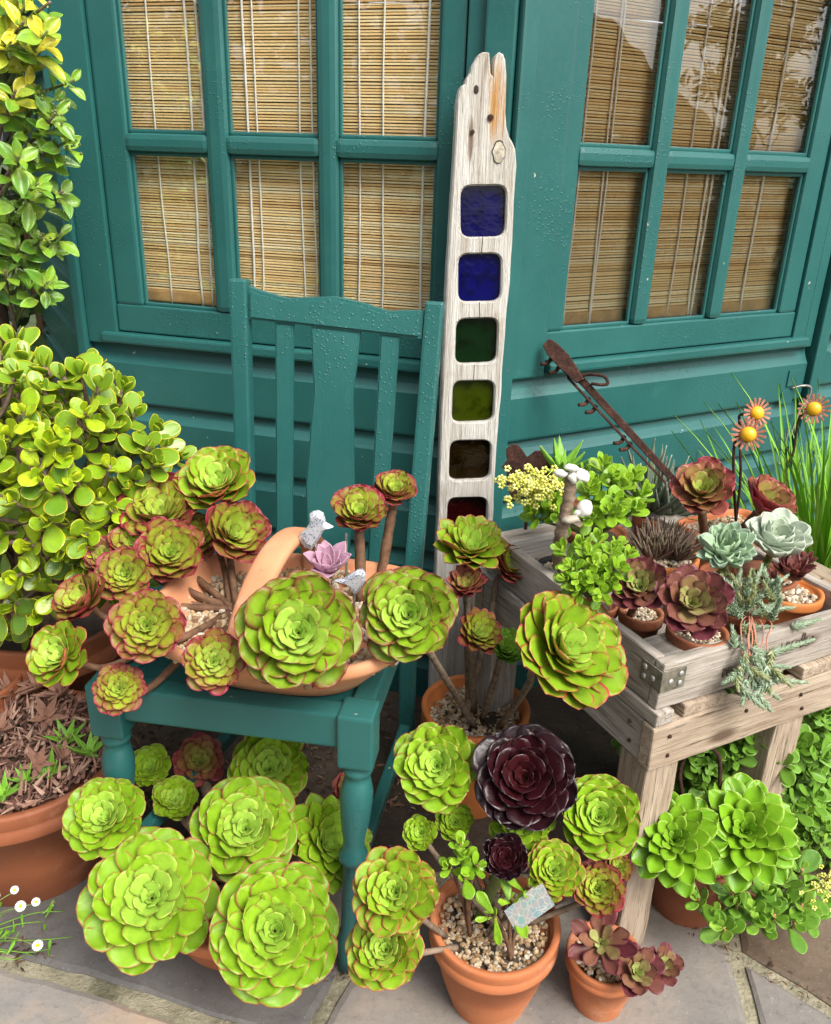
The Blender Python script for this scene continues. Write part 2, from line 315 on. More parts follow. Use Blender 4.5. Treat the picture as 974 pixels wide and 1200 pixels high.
def box_between(name, p0, p1, parent, mat, bev=0.003, mw=None, **kw):
    """box from corner p0 to corner p1 given in the frame mw; the object's origin sits at the box centre with its long axis as local X"""
    mw = mw or Matrix.Identity(4); a, b = Vector(p0), Vector(p1)
    c = (a + b) / 2; d = [abs(b[i] - a[i]) for i in range(3)]
    k = max(range(3), key=lambda i: d[i])
    perm = [[0, 1, 2], [1, 2, 0], [2, 0, 1]][k]
    ax = [Vector((1, 0, 0)), Vector((0, 1, 0)), Vector((0, 0, 1))]
    R = frame((0, 0, 0), ax[perm[0]], ax[perm[1]], ax[perm[2]])
    me = rounded_box(name, d[perm[0]], d[perm[1]], d[perm[2]], min(bev, min(d) * 0.4), mat, **kw)
    return obj(name, me, mat, parent, mw @ Matrix.Translation(c) @ R)
def catmull(pts, n=8):
    P = [Vector(p) for p in pts]
    if len(P) < 3: return [P[0].lerp(P[-1], i / n) for i in range(n + 1)]
    Q = [P[0] * 2 - P[1]] + P + [P[-1] * 2 - P[-2]]; out = []
    for i in range(1, len(Q) - 2):
        for k in range(n):
            t = k / n; a, b, c, d = Q[i - 1], Q[i], Q[i + 1], Q[i + 2]
            out.append(0.5 * ((2 * b) + (c - a) * t + (2 * a - 5 * b + 4 * c - d) * t * t + (3 * b - a - 3 * c + d) * t ** 3))
    out.append(P[-1]); return out
def tube_data(pts, r, n=8, sm=6, wob=0.0):
    P = catmull(pts, sm) if sm else [Vector(p) for p in pts]; vs, fs = [], []
    t0 = (P[1] - P[0]).normalized(); up = t0.orthogonal().normalized()
    for i, p in enumerate(P):
        t = (P[min(i + 1, len(P) - 1)] - P[max(i - 1, 0)]).normalized()
        up = (up - t * up.dot(t)).normalized(); sd_ = t.cross(up)
        f = i / (len(P) - 1)
        rr = (r[0] * (1 - f) + r[1] * f) if isinstance(r, tuple) else r
        if wob: rr *= 1 + wob * math.sin(i * 2.1) + wob * (random.random() - .5)
        for k in range(n):
            a = 2 * math.pi * k / n; vs.append(p + up * (math.cos(a) * rr) + sd_ * (math.sin(a) * rr))
    for i in range(len(P) - 1):
        for k in range(n):
            k2 = (k + 1) % n; fs.append((i * n + k, i * n + k2, (i + 1) * n + k2, (i + 1) * n + k))
    fs.append(tuple(range(n - 1, -1, -1))); fs.append(tuple((len(P) - 1) * n + k for k in range(n)))
    return vs, fs
def tube(name, pts, r, mat, parent, n=8, sm=6, wob=0.0, **kw):
    vs, fs = tube_data(pts, r, n, sm, wob)
    return obj(name, mesh(name, vs, fs, mat, True), mat, parent, **kw)
def lathe_mesh(name, prof, mat, n=48, wob=0.0, close=True, smooth=True):
    vs, fs = [], []
    for i, (r, z) in enumerate(prof):
        for k in range(n):
            a = 2 * math.pi * k / n; w = 1 + wob * math.sin(3 * a + 1.3) + wob * 0.5 * math.sin(5 * a + i)
            vs.append((r * w * math.cos(a), r * w * math.sin(a), z))
    for i in range(len(prof) - 1):
        for k in range(n):
            k2 = (k + 1) % n; fs.append((i * n + k, i * n + k2, (i + 1) * n + k2, (i + 1) * n + k))
    if close:
        fs.append(tuple(range(n - 1, -1, -1))); fs.append(tuple((len(prof) - 1) * n + k for k in range(n)))
    me = mesh(name, vs, fs, mat, smooth)
    return me
class Acc:
    """gathers many small pieces into one mesh"""
    def __init__(s): s.v, s.f, s.uv, s.n = [], [], [], 0
    def add(s, vs, fs, mw, uv=None):
        A = np.array(mw); V = np.asarray(vs) @ A[:3, :3].T + A[:3, 3]
        s.v.append(V); s.f += [tuple(i + s.n for i in f) for f in fs]; s.n += len(V)
        s.uv.append(np.asarray(uv) if uv is not None else np.zeros((len(V), 2)))
    def build(s, name, mat, smooth=True):
        return mesh(name, np.concatenate(s.v), s.f, mat, smooth, np.concatenate(s.uv))
def ico(sub=1):
    bm = bmesh.new(); bmesh.ops.create_icosphere(bm, subdivisions=sub, radius=1)
    d = ([v.co.copy() for v in bm.verts], [tuple(v.index for v in f.verts) for f in bm.faces]); bm.free(); return d
ICO1, ICO2 = ico(1), ico(2)
def rot_rand(rs): return Matrix.Rotation(rs.uniform(0, 6.28), 4, Vector((rs.uniform(-1, 1), rs.uniform(-1, 1), rs.uniform(-1, 1) + 1e-3)).normalized())
def gravel(parent, c, inside, z, n, size, mat, seed, ext, name='gravel'):
    """pebbles over the area where inside(dx,dy) holds"""
    rs = random.Random(seed); A = Acc(); k = 0
    for _ in range(n * 6):
        dx, dy = rs.uniform(-ext, ext), rs.uniform(-ext, ext)
        if not inside(dx, dy): continue
        s = size * rs.uniform(0.55, 1.35)
        vs = [v * (1 + 0.25 * mnoise.noise(v * 1.3 + Vector((k, 0, 0)))) for v in ICO2[0]]
        mw = Matrix.Translation((c[0] + dx, c[1] + dy, z + rs.uniform(-0.5, 0.6) * size + 0.012 * mnoise.noise(Vector((dx * 18, dy * 18, seed))))) @ rot_rand(rs) @ Matrix.Diagonal((s, s * rs.uniform(0.65, 1), s * rs.uniform(0.45, 0.7), 1))
        A.add(vs, ICO2[1], mw); k += 1
        if k >= n: break
    return obj(name, A.build(name, mat), mat, parent, kind='stuff')

# ---------------------------------------------------------------- leaves
def interp(tab, x):
    for (a, p), (b, q) in zip(tab, tab[1:]):
        if x <= b:
            t = (x - a) / (b - a); t = t * t * (3 - 2 * t) * 0.5 + t * 0.5; return p + (q - p) * t
    return tab[-1][1]
SHAPES = {
 'spatula': [(0, .34), (.2, .44), (.4, .66), (.6, .90), (.75, 1.0), (.87, .92), (.95, .62), (1, .06)],
 'round':   [(0, .25), (.15, .45), (.35, .80), (.55, .98), (.68, 1.0), (.82, .88), (.93, .58), (1, .08)],
 'ellip':   [(0, .12), (.15, .48), (.35, .88), (.5, 1.0), (.65, .95), (.82, .66), (.93, .35), (1, .02)],
 'point':   [(0, .62), (.2, .82), (.45, 1.0), (.65, .95), (.8, .72), (.92, .36), (1, .02)],
 'spike':   [(0, 1.0), (.2, .92), (.5, .66), (.8, .30), (1, .02)],
 'narrow':  [(0, .30), (.2, .42), (.45, .72), (.68, 1.0), (.82, .96), (.93, .62), (1, .05)],
 'blade':   [(0, .8), (.3, 1.0), (.7, .75), (.9, .4), (1, .03)]}
def leaf_data(shape, aspect, cup=0.12, curl=0.1, thick=0.06, wave=0.0, seed=0, nv=9, nu=5, teeth=0.0):
    rs = random.Random(seed); tab = SHAPES[shape]; vs, fs, uv = [], [], []
    ph = rs.uniform(0, 6); skew = rs.uniform(-0.06, 0.06); vv = [1 - (1 - i / nv) ** 1.45 for i in range(nv + 1)]
    for side in (1, -1):
        for i, v in enumerate(vv):
            w = interp(tab, v) * aspect / 2
            if teeth and i % 2: w *= 1 + teeth
            for j in range(nu + 1):
                u = -1 + 2 * j / nu; e = abs(u)
                z = cup * aspect * (u * u) * min(1, v * 2 + .2) * (interp(tab, v)) + curl * v * v
                z += wave * math.sin(v * 7 + u * 2.2 + ph) * (e ** 2) * .5
                tz = thick * (1 - e ** 3 * .85) * (0.35 + .65 * min(1, (1 - v) * 3.5))
                vs.append((w * u + skew * v * v, v, z + (tz * 0.35 if side > 0 else -tz * .65)))
                uv.append((1 - (1 - e ** 2.0) * min(1, (1 - v) * 7.5) + (0 if side > 0 else 2), v))
    N = nu + 1; T = (nv + 1) * N
    for i in range(nv):
        for j in range(nu):
            a = i * N + j; fs.append((a, a + 1, a + N + 1, a + N)); b = T + a; fs.append((b, b + N, b + N + 1, b + 1))
        a = i * N; fs.append((a, a + N, T + a + N, T + a)); a = i * N + nu; fs.append((a, T + a, T + a + N, a + N))
    a = nv * N
    for j in range(nu): fs.append((a + j, a + j + 1, T + a + j + 1, T + a + j))
    return vs, fs, uv
LEAFK = dict(
 aeo=dict(shape='spatula', aspect=.62, cup=.17, curl=.10, thick=.034, wave=.05),
 aeo_wide=dict(shape='spatula', aspect=.72, cup=.18, curl=.11, thick=.036, wave=.06),
 aeo_nar=dict(shape='narrow', aspect=.46, cup=.22, curl=.06, thick=.045, wave=.05),
 eche_r=dict(shape='round', aspect=.58, cup=.28, curl=.20, thick=.17, wave=.0),
 eche=dict(shape='point', aspect=.50, cup=.26, curl=.16, thick=.11, wave=.0),
 jade=dict(shape='round', aspect=.68, cup=.10, curl=.16, thick=.12, wave=.03),
 pad=dict(shape='round', aspect=.60, cup=.14, curl=.10, thick=.11, wave=.0),
 loose=dict(shape='narrow', aspect=.40, cup=.18, curl=.10, thick=.09, wave=.02),
 spike=dict(shape='spike', aspect=.30, cup=.30, curl=.12, thick=.12, wave=.0, teeth=.16),
 thin=dict(shape='spike', aspect=.13, cup=.2, curl=.18, thick=.07, wave=.0),
 euo=dict(shape='ellip', aspect=.52, cup=.30, curl=-.10, thick=.02, wave=.08),
 grass=dict(shape='blade', aspect=.022, cup=.5, curl=.0, thick=.004, wave=.0))
LD = {k: [leaf_data(seed=i * 7 + 3, **dict(d, cup=d['cup'] * (0.6 + .25 * i), curl=d['curl'] * (0.3 + .45 * i))) for i in range(4)] for k, d in LEAFK.items()}
LMC = {}
def leaf_mesh(kind, i, style):
    key = (kind, i, style)
    if key not in LMC: LMC[key] = mesh('leaf', *LD[kind][i][:2], L[style], True, LD[kind][i][2])
    return LMC[key]
def rosette_slots(N, a0, a1, rs, hb=.06, pw=1.0, minl=.045):
    a1 = a1 + 7
    for i in range(N):
        t = (i + .5) / N; tip = .03 + .97 * math.sin(t * math.pi / 2) ** 1.35
        al = a1 + (a0 - a1) * (1 - t) ** 1.3 + rs.uniform(-4, 4)
        ln = max(minl, tip / max(math.cos(RAD(al)), .50)) * rs.uniform(.97, 1.03)
        yield t, i * 137.508 + rs.uniform(-4, 4), al, ln, .02 + .03 * t, -hb * t
def slot_mw(phi, al, ln, r0, h, roll=0.0, wid=1.0):
    return Matrix.Rotation(RAD(phi), 4, 'Z') @ Matrix.Translation((0, r0, h)) @ Matrix.Rotation(RAD(al), 4, 'X') @ Matrix.Rotation(roll, 4, 'Y') @ Matrix.Diagonal((ln * wid, ln, ln, 1))
BUDC = {}
def bud(kind, style, N, nb, a0, a1, var):
    key = (kind, style, N, nb, a0, a1, var)
    if key not in BUDC:
        rs = random.Random(var * 31 + N); A = Acc(); ages = []
        for k, (t, phi, al, ln, r0, h) in enumerate(rosette_slots(N, a0, a1, rs)):
            if k >= nb: break
            d = LD[kind][k % 2]; A.add(d[0], d[1], slot_mw(phi, al, ln, r0, h, 0, 1.0), d[2]); ages += [max(0, (t - .12) / .88)] * len(d[0])
        me = A.build('rosette', L[style]); me.attributes.new('bud_age', 'FLOAT', 'POINT').data.foreach_set('value', ages); BUDC[key] = me
    return BUDC[key]
def rosette(parent, C, R, axis, style, kind='aeo', N=44, nb=14, a0=80, a1=8, seed=0, wid=1.0, label=None, droop=0.0, spars=0.0):
    rs = random.Random(seed * 13 + 5); z = Vector(axis).normalized(); x = z.orthogonal().normalized(); y = z.cross(x)
    mw = frame(C, x, y, z) @ Matrix.Rotation(rs.uniform(0, 6.28), 4, 'Z') @ Matrix.Diagonal((R, R, R, 1))
    ro = obj('rosette', bud(kind, style, N, nb, a0, a1, seed % 3), None, parent, mw, color=(0.0, .5, 0, 1), label=label)
    rs2 = random.Random((seed % 3) * 31 + N); vr = random.Random(seed)
    for k, (t, phi, al, ln, r0, h) in enumerate(rosette_slots(N, a0, a1, rs2)):
        if k < nb: continue
        if spars and t > .6 and vr.random() < spars: continue
        al -= droop * max(0, t - .6) * 100
        m2 = slot_mw(phi + vr.uniform(-3, 3), al + vr.uniform(-3, 3), ln * vr.uniform(.95, 1.04), r0, h, vr.uniform(-.08, .08), wid * vr.uniform(.94, 1.08))
        obj('leaf', leaf_mesh(kind, vr.randrange(4), style), None, ro, mw @ m2, color=(min(1, max(0, (t - .12) / .88)), vr.uniform(.35, 1.0), 0, 1))
    return ro
def axis_of(P, f, dx=0.0, dz=0.0):
    tc = (CP - Vector(P)).normalized(); return (tc * f + Vector((0, 0, 1)) * (1 - f + dz) + Vector((1, 0, 0)) * dx).normalized()
def stem_to(parent, base, C, axis, R, r=(0.008, 0.006), mat=None, sag=0.0, side=0.0):
    e = Vector(C) - Vector(axis) * R * .18; b = Vector(base)
    mid = b.lerp(e, .55) + Vector((side, 0, -sag)); m2 = e - Vector(axis) * R * .8
    return tube('stem', [b, mid * .6 + m2 * .4, m2, e], r, mat or M['stem'], parent, 8, 6, .06)
def plant_px(name, base, label, cat, items, stem_r=(0.008, 0.006), stem_mat=None, group=None, stems=True, sag=0.0):
    """items: (px, py, radius px, Y, f, dx, style, opts)"""
    p = thing(name, base, label, cat, group); rs = random.Random(len(items) * 17 + int(base[0] * 1000))
    for i, it in enumerate(items):
        x, y, r, Y, f, dx, style = it[:7]; op = dict(it[7]) if len(it) > 7 else {}
        C = aty(x, y, Y); R = rad_px(r, C) * .97; ax = axis_of(C, f, dx); nost = op.pop('nostem', False); sg = op.pop('sag', sag); b = op.pop('base', base)
        rosette(p, C, R, ax, style, seed=int(x * 3 + y), **op)
        if stems and not nost:
            bb = Vector(b) + Vector((rs.uniform(-.02, .02), rs.uniform(-.02, .02), 0)); stem_to(p, bb, C, ax, R, stem_r, stem_mat, sg)
    return p
def shoot(parent, acc, C, axis, ln, pairs, kind, style, seed, a_lo=15, a_hi=70, gap=.22, age0=1.0):
    """decussate leaf pairs up a short twig tip: leaf objects under parent, or pieces of acc"""
    rs = random.Random(seed); z = Vector(axis).normalized(); x = z.orthogonal().normalized(); y = z.cross(x)
    F = frame(C, x, y, z) @ Matrix.Rotation(rs.uniform(0, 6.28), 4, 'Z')
    for k in range(pairs):
        f = k / max(1, pairs - 1); s = ln * (1 - .55 * f) * rs.uniform(.85, 1.1); al = a_lo + (a_hi - a_lo) * f
        for q in (0, 180):
            m = F @ slot_mw(k * 90 + q + rs.uniform(-14, 14), al + rs.uniform(-14, 12), s * rs.uniform(.85, 1.1), ln * .05, ln * gap * k, rs.uniform(-.2, .2), rs.uniform(.88, 1.12))
            i = rs.randrange(4)
            if acc is not None: acc.add(LD[kind][i][0], LD[kind][i][1], m, LD[kind][i][2])
            else: obj('leaf', leaf_mesh(kind, i, style), None, parent, m, color=(max(0, min(1, age0 * (1 - f * .8) + rs.uniform(-.15, .15))), rs.random(), 0, 1))

# ================================================================ GROUND
gm = m_stone('earth_and_lawn', (0.03, 0.045, 0.015), (0.05, 0.075, 0.02), (0.07, 0.09, 0.03), 0.95)
obj('ground', mesh('ground', [(-150, -150, -.05), (150, -150, -.05), (150, 150, -.05), (-150, 150, -.05)], [(0, 1, 2, 3)], gm), kind='structure')
def m_mortar():
    t = NT('mortar'); v = t.world(); a = t.noise(v, 30, 6, 0.75); b = t.noise(v, 160, 4, .7)
    col = t.ramp(a, [(0.3, (0.17, 0.15, 0.105)), (0.5, (0.29, 0.265, 0.185)), (0.7, (0.38, 0.35, 0.25))])
    col = t.mix(t.sstep(t.noise(v, 12, 4), .52, .68, 0, .7), col, (0.07, 0.07, 0.035))
    return t.pbr(col, .95, .2, t.bump(t.math('ADD', a, b), .9, .006))
M['mortar'] = m_mortar()
M['slate'] = m_stone('slate_slab', (0.085, 0.080, 0.077), (0.125, 0.118, 0.112), (0.17, 0.16, 0.15), .7)
M['tan_slab'] = m_stone('tan_slab', (0.16, 0.16, 0.17), (0.24, 0.215, 0.19), (0.36, 0.265, 0.19), .8)
M['buff_slab'] = m_stone('buff_slab', (0.15, 0.14, 0.132), (0.215, 0.193, 0.172), (0.28, 0.23, 0.19), .8)
M['brown_slab'] = m_stone('brown_slab', (0.085, 0.062, 0.045), (0.125, 0.09, 0.062), (0.17, 0.13, 0.095), .55)
def grid_sheet(name, x0, x1, y0, y1, nx, ny, z, amp, mat):
    vs = [(x0 + (x1 - x0) * i / nx, y0 + (y1 - y0) * j / ny, z + amp * mnoise.noise(Vector((x0 + (x1 - x0) * i / nx, y0 + (y1 - y0) * j / ny, 0)) * 16)) for j in range(ny + 1) for i in range(nx + 1)]
    fs = [(j * (nx + 1) + i, j * (nx + 1) + i + 1, (j + 1) * (nx + 1) + i + 1, (j + 1) * (nx + 1) + i) for j in range(ny) for i in range(nx)]
    return mesh(name, vs, fs, mat, True)
paving = obj('paving', grid_sheet('paving', -3.2, 3.2, -2.2, 3.2, 170, 150, -.0045, .002, M['mortar']), kind='structure')
def slab(poly, mat, gap=.014, z=0.0, seed=0):
    rs = random.Random(seed); P = [Vector((x, y, 0)) for x, y in poly]; n = len(P)
    ar = sum(P[i].x * P[(i + 1) % n].y - P[(i + 1) % n].x * P[i].y for i in range(n))
    if ar < 0: P.reverse()
    off = []
    for i in range(n):
        a = (P[i] - P[i - 1]).normalized(); b = (P[(i + 1) % n] - P[i]).normalized()
        na, nb_ = Vector((-a.y, a.x, 0)), Vector((-b.y, b.x, 0)); m = na + nb_; m = m / max(.35, m.dot(na)); off.append(P[i] + m * gap)
    R = []
    for i in range(n):
        a, b = off[i], off[(i + 1) % n]; k = max(2, int((b - a).length / .035))
        for q in range(k):
            p = a.lerp(b, q / k); p += mnoise.noise_vector(p * 17 + Vector((seed, 0, 0))) * .006 + mnoise.noise_vector(p * 70) * .0022; p.z = 0; R.append(p)
    c = sum(R, Vector()) / len(R); k = len(R)
    vs = [(p.x, p.y, z - .03) for p in R] + [(p.x, p.y, z - .0030) for p in R] + [tuple((p + (c - p).normalized() * .010).xy) + (z,) for p in R]
    fs = [(i, (i + 1) % k, k + (i + 1) % k, k + i) for i in range(k)] + [(k + i, k + (i + 1) % k, 2 * k + (i + 1) % k, 2 * k + i) for i in range(k)] + [tuple(2 * k + i for i in range(k))]
    obj('flagstone', mesh('flagstone', vs, fs, mat), mat, paving)
SL = [([(-1.0, 1.006), (-.128, .770), (-.078, .91), (-.02, 1.06), (-.9, 1.28)], 'slate'),
      ([(-1.0, 1.006), (-.128, .77), (-.2, .5), (-1.05, .6)], 'tan_slab'),
      ([(-.128, .77), (-.078, .91), (-.02, 1.06), (.40, 1.08), (.46, 1.044), (.535, .956), (.522, .835), (.50, .55), (-.2, .5)], 'buff_slab'),
      ([(.40, 1.08), (.46, 1.044), (.535, .956), (.565, 1.15), (.42, 1.16)], 'buff_slab'),
      ([(.535, .956), (.644, .859), (.8, .72), (1.3, .8), (1.25, 1.2), (.565, 1.15)], 'brown_slab'),
      ([(.535, .956), (.522, .835), (.50, .55), (.85, .5), (.8, .72), (.644, .859)], 'buff_slab'),
      ([(-1.0, 1.006), (-.9, 1.5), (-1.0, 2.0), (-1.8, 1.9), (-1.7, 1.0)], 'buff_slab'),
      ([(-1.05, .6), (-1.0, 1.006), (-1.7, 1.0), (-1.75, .5)], 'slate'),
      ([(-.2, .5), (.5, .55), (.45, 0), (-.15, -.05)], 'slate'), ([(-.2, .5), (-.15, -.05), (-1.0, 0), (-1.05, .6)], 'buff_slab'),
      ([(.5, .55), (.85, .5), (1.4, .3), (1.3, -.1), (.45, 0)], 'tan_slab'), ([(.85, .5), (.8, .72), (1.3, .8), (1.9, .7), (1.4, .3)], 'slate'),
      ([(1.3, .8), (1.25, 1.4), (1.3, 1.9), (2.1, 1.8), (1.9, .7)], 'tan_slab')]
for i, (p, m) in enumerate(SL): slab(p, M[m], .012 if i not in (0, 1) else .0135, .001 * (i % 3), i)

obj('soil_shade_bed', grid_sheet('soil_shade_bed', -.95, 1.6, 1.10, 2.6, 90, 60, -.0005, .0015, M['soil']), kind='structure')  # dark soil whose colour also stands in for shade under bench and chair
# ================================================================ SUMMERHOUSE
K = aty(597, 187, 1.58); K.z = 0
aA, aB = RAD(15.5), RAD(29.5); Z3 = Vector((0, 0, 1))
dA, nA = Vector((-math.cos(aA), math.sin(aA), 0)), Vector((-math.sin(aA), -math.cos(aA), 0))
dB, nB = Vector((math.cos(aB), math.sin(aB), 0)), Vector((math.sin(aB), -math.cos(aB), 0))
house = thing('summerhouse', K, 'teal painted summerhouse with small paned windows and weatherboarded walls', 'summerhouse')
WTOP = 1.70
def wall_frame(o, d, n): return (frame(o, d, n, Z3), 1) if d.cross(n).z > 0 else (frame(o, -d, n, Z3), -1)
def WB(FS, name, s0, s1, n0, n1, z0, z1, parent=None, mat=None, bev=.003):
    F, g = FS; return box_between(name, (g * s0, n0, z0), (g * s1, n1, z1), parent or house, mat or M['paint'], bev, F)
PITCH, ZT = .128, .758
def boards(FS, s0, s1, ztop=ZT, nrow=6, face=0.0):
    F, g = FS; h = PITCH
    prof = [(-.022, -h), (.0, -h), (.001, -h + .004), (.001, -.040), (-.003, -.034), (-.0095, -.022), (-.0135, -.010), (-.0145, 0.004), (-.022, .004)]
    for i in range(nrow):
        zt = ztop - i * h; vs = [];
        for s in (s0, s1):
            for (n, z) in prof: vs.append((g * s, n + face, zt + max(z, -zt + .0)))
        k = len(prof); fs = [(a, (a + 1) % k, k + (a + 1) % k, k + a) for a in range(k)] + [tuple(range(k)), tuple(range(2 * k - 1, k - 1, -1))]
        bm = bmesh.new(); bv = [bm.verts.new(v) for v in vs]
        for f in fs:
            try: bm.faces.new([bv[q] for q in f])
            except ValueError: pass
        bmesh.ops.remove_doubles(bm, verts=bm.verts[:], dist=1e-6)
        obj('weatherboard', bm_mesh('weatherboard', bm, M['paint']), M['paint'], house, F)
def window(FS, edges, z0=.845, zm=(1.146, 1.180), z1=1.52, lip=(0.09, .86)):
    """edges: stile, pane edges ..., stile in s"""
    s = edges; n0, n1 = -.030, -.004
    wf = WB(FS, 'window_frame', s[0], s[-1], n0, n1 + .001, .788, z0)      # bottom rail carries the rest of the sash
    def W(*a, **k): return WB(FS, *a, parent=wf, **k)
    W('stile', s[0], s[1], n0, n1, z0, z1, bev=.006); W('stile', s[-2], s[-1], n0, n1, z0, z1, bev=.006)
    W('rail', s[0], s[-1], n0, n1 + .001, z1, 1.60)
    rows = [(z0, zm[0]), (zm[1], z1)]
    for i in range(1, len(s) - 3, 2):
        W('glazing_bar', s[i + 1], s[i + 2], -.028, .002, z0, z1, bev=.0125)
    for i in range(1, len(s) - 1, 2):
        W('glazing_bar', s[i] - .004, s[i + 1] + .004, -.027, .000, zm[0], zm[1], bev=.0125)
        for (za, zb) in rows:
            F, g = FS
            vs = [(g * (s[i] - .006), -.0205, za - .006), (g * (s[i + 1] + .006), -.0205, za - .006), (g * (s[i + 1] + .006), -.0205, zb + .006), (g * (s[i] - .006), -.0205, zb + .006)]
            obj('pane', mesh('pane', vs, [(0, 1, 2, 3)], M['glass']), M['glass'], house, F)
            for (a, b, c, d) in ((s[i], s[i] + .006, za, zb), (s[i + 1] - .006, s[i + 1], za, zb), (s[i], s[i + 1], za, za + .007), (s[i], s[i + 1], zb - .007, zb)):
                WB(FS, 'glazing_bead', a, b, -.020, -.0125, c, d, parent=wf, bev=.002)
    WB(FS, 'sill', lip[0], lip[1], -.024, .016, .764, .7855, bev=.005)
FA, FB = wall_frame(K, dA, nA), wall_frame(K, dB, nB)
boards(FA, .0, .925); boards(FB, .0, .925)
for FS in (FA, FB): WB(FS, 'backing', .0, .93, -.06, -.0225, .0, .786, mat=M['inside'], bev=0)
window(FA, [.088, .133, .322, .360, .546, .590, .766, .829], lip=(.09, .864))
window(FB, [.120, .159, .339, .378, .558, .596, .792, .848], lip=(.12, .895))
WB(FA, 'trim', .832, .905, -.030, .002, .7585, WTOP); WB(FA, 'trim', .906, .93, -.030, .012, .0, WTOP, bev=.005)
WB(FA, 'trim', .004, .085, -.030, .003, .7585, WTOP); WB(FA, 'corner_post', .0, .052, .0018, .018, .0, WTOP, bev=.004)
WB(FB, 'trim', .004, .117, -.030, .003, .7585, WTOP); WB(FB, 'corner_post', -.004, .030, .0018, .021, .0, WTOP, bev=.006)
WB(FB, 'trim', .851, .893, -.030, .002, .7585, WTOP); WB(FB, 'trim', .894, .925, -.030, .001, .7585, WTOP)
WB(FB, 'door_post', .935, .972, -.09, .014, .0, WTOP, bev=.004)
for FS, w in ((FA, .93), (FB, .93)): WB(FS, 'header', .0, w, -.03, -.001, 1.601, WTOP + .02)
# next leaf of the doors, set back
KD = K - nB * .075; FD = wall_frame(KD, dB, nB)
boards(FD, .975, 1.86); WB(FD, 'backing', .975, 1.86, -.06, -.0225, .0, .786, mat=M['inside'], bev=0)
window(FD, [.985, 1.02, 1.20, 1.24, 1.42, 1.46, 1.64, 1.70], lip=(.98, 1.8)); WB(FD, 'trim', 1.703, 1.86, -.03, .003, .7585, WTOP); WB(FD, 'header', .975, 1.86, -.03, -.001, 1.601, WTOP + .02)
# left return wall
dC = Vector((math.cos(RAD(119.5)), math.sin(RAD(119.5)), 0)); nC = Vector((-dC.y, dC.x, 0)); PA = K + dA * .935
FC = wall_frame(PA - nA * .012, dC, nC); boards(FC, .004, .95, WTOP - .02, 14, -.004)
WB(FC, 'backing', .004, .95, -.05, -.028, .0, WTOP, mat=M['inside'], bev=0)
# rear walls, floor and roof
ring = [PA, PA + dC * .95, Vector((-.3, 3.75, 0)), Vector((1.2, 4.1, 0)), K + dB * 1.86]
for a, b in zip(ring[1:], ring[2:]):
    d = (b - a).normalized(); n = Vector((-d.y, d.x, 0)); WB((frame(a, d, -n, -Z3) if False else wall_frame(a, d, n)), 'rear_wall', 0, (b - a).length, -.04, 0, 0, WTOP, mat=M['inside'], bev=0)
foot = [K, PA, PA + dC * .95, Vector((-.3, 3.75, 0)), Vector((1.2, 4.1, 0)), K + dB * 1.86]
fl = [(p.x, p.y, .06) for p in [q.lerp(Vector((.3, 2.7, 0)), .03) for q in foot]]
obj('floor', mesh('floor', fl, [tuple(range(6))], M['inside']), M['inside'], house)
cc = Vector((.35, 2.7, 0)); ev = [cc + (p - cc) * 1.04 for p in foot]
rv = [(p.x, p.y, WTOP + .021) for p in ev] + [(p.x, p.y, WTOP + .05) for p in ev] + [(cc.x, cc.y, 2.45)]
rf = [(i, (i + 1) % 6, 6 + (i + 1) % 6, 6 + i) for i in range(6)] + [(6 + i, 6 + (i + 1) % 6, 12) for i in range(6)] + [tuple(range(6))]
M['felt'] = m_plain('roof_felt', (0.05, 0.06, 0.05), .95)
obj('roof', mesh('roof', rv, rf, M['felt']), M['felt'], house)
# hook latch on the door edge
lt = WB(FB, 'latch_plate', .862, .905, .002, .0045, .665, .705, mat=M['paint'], bev=.001)
WB(FB, 'latch_plate', .850, .893, .002, .0045, .622, .658, mat=M['paint'], bev=.001)
def PW(FS, s, n, z): F, g = FS; return F @ Vector((g * s, n, z))
tube('latch_hook', [PW(FB, .878, .006, .660), PW(FB, .90, .02, .668), PW(FB, .925, .024, .662), PW(FB, .928, .022, .635), PW(FB, .908, .019, .600), PW(FB, .895, .018, .53)], .0032, M['steel'], house, 7)
tube('latch_hook', [PW(FB, .885, .018, .56), PW(FB, .880, .02, .50), PW(FB, .895, .02, .475), PW(FB, .87, .02, .47)], .003, M['steel'], house, 7)
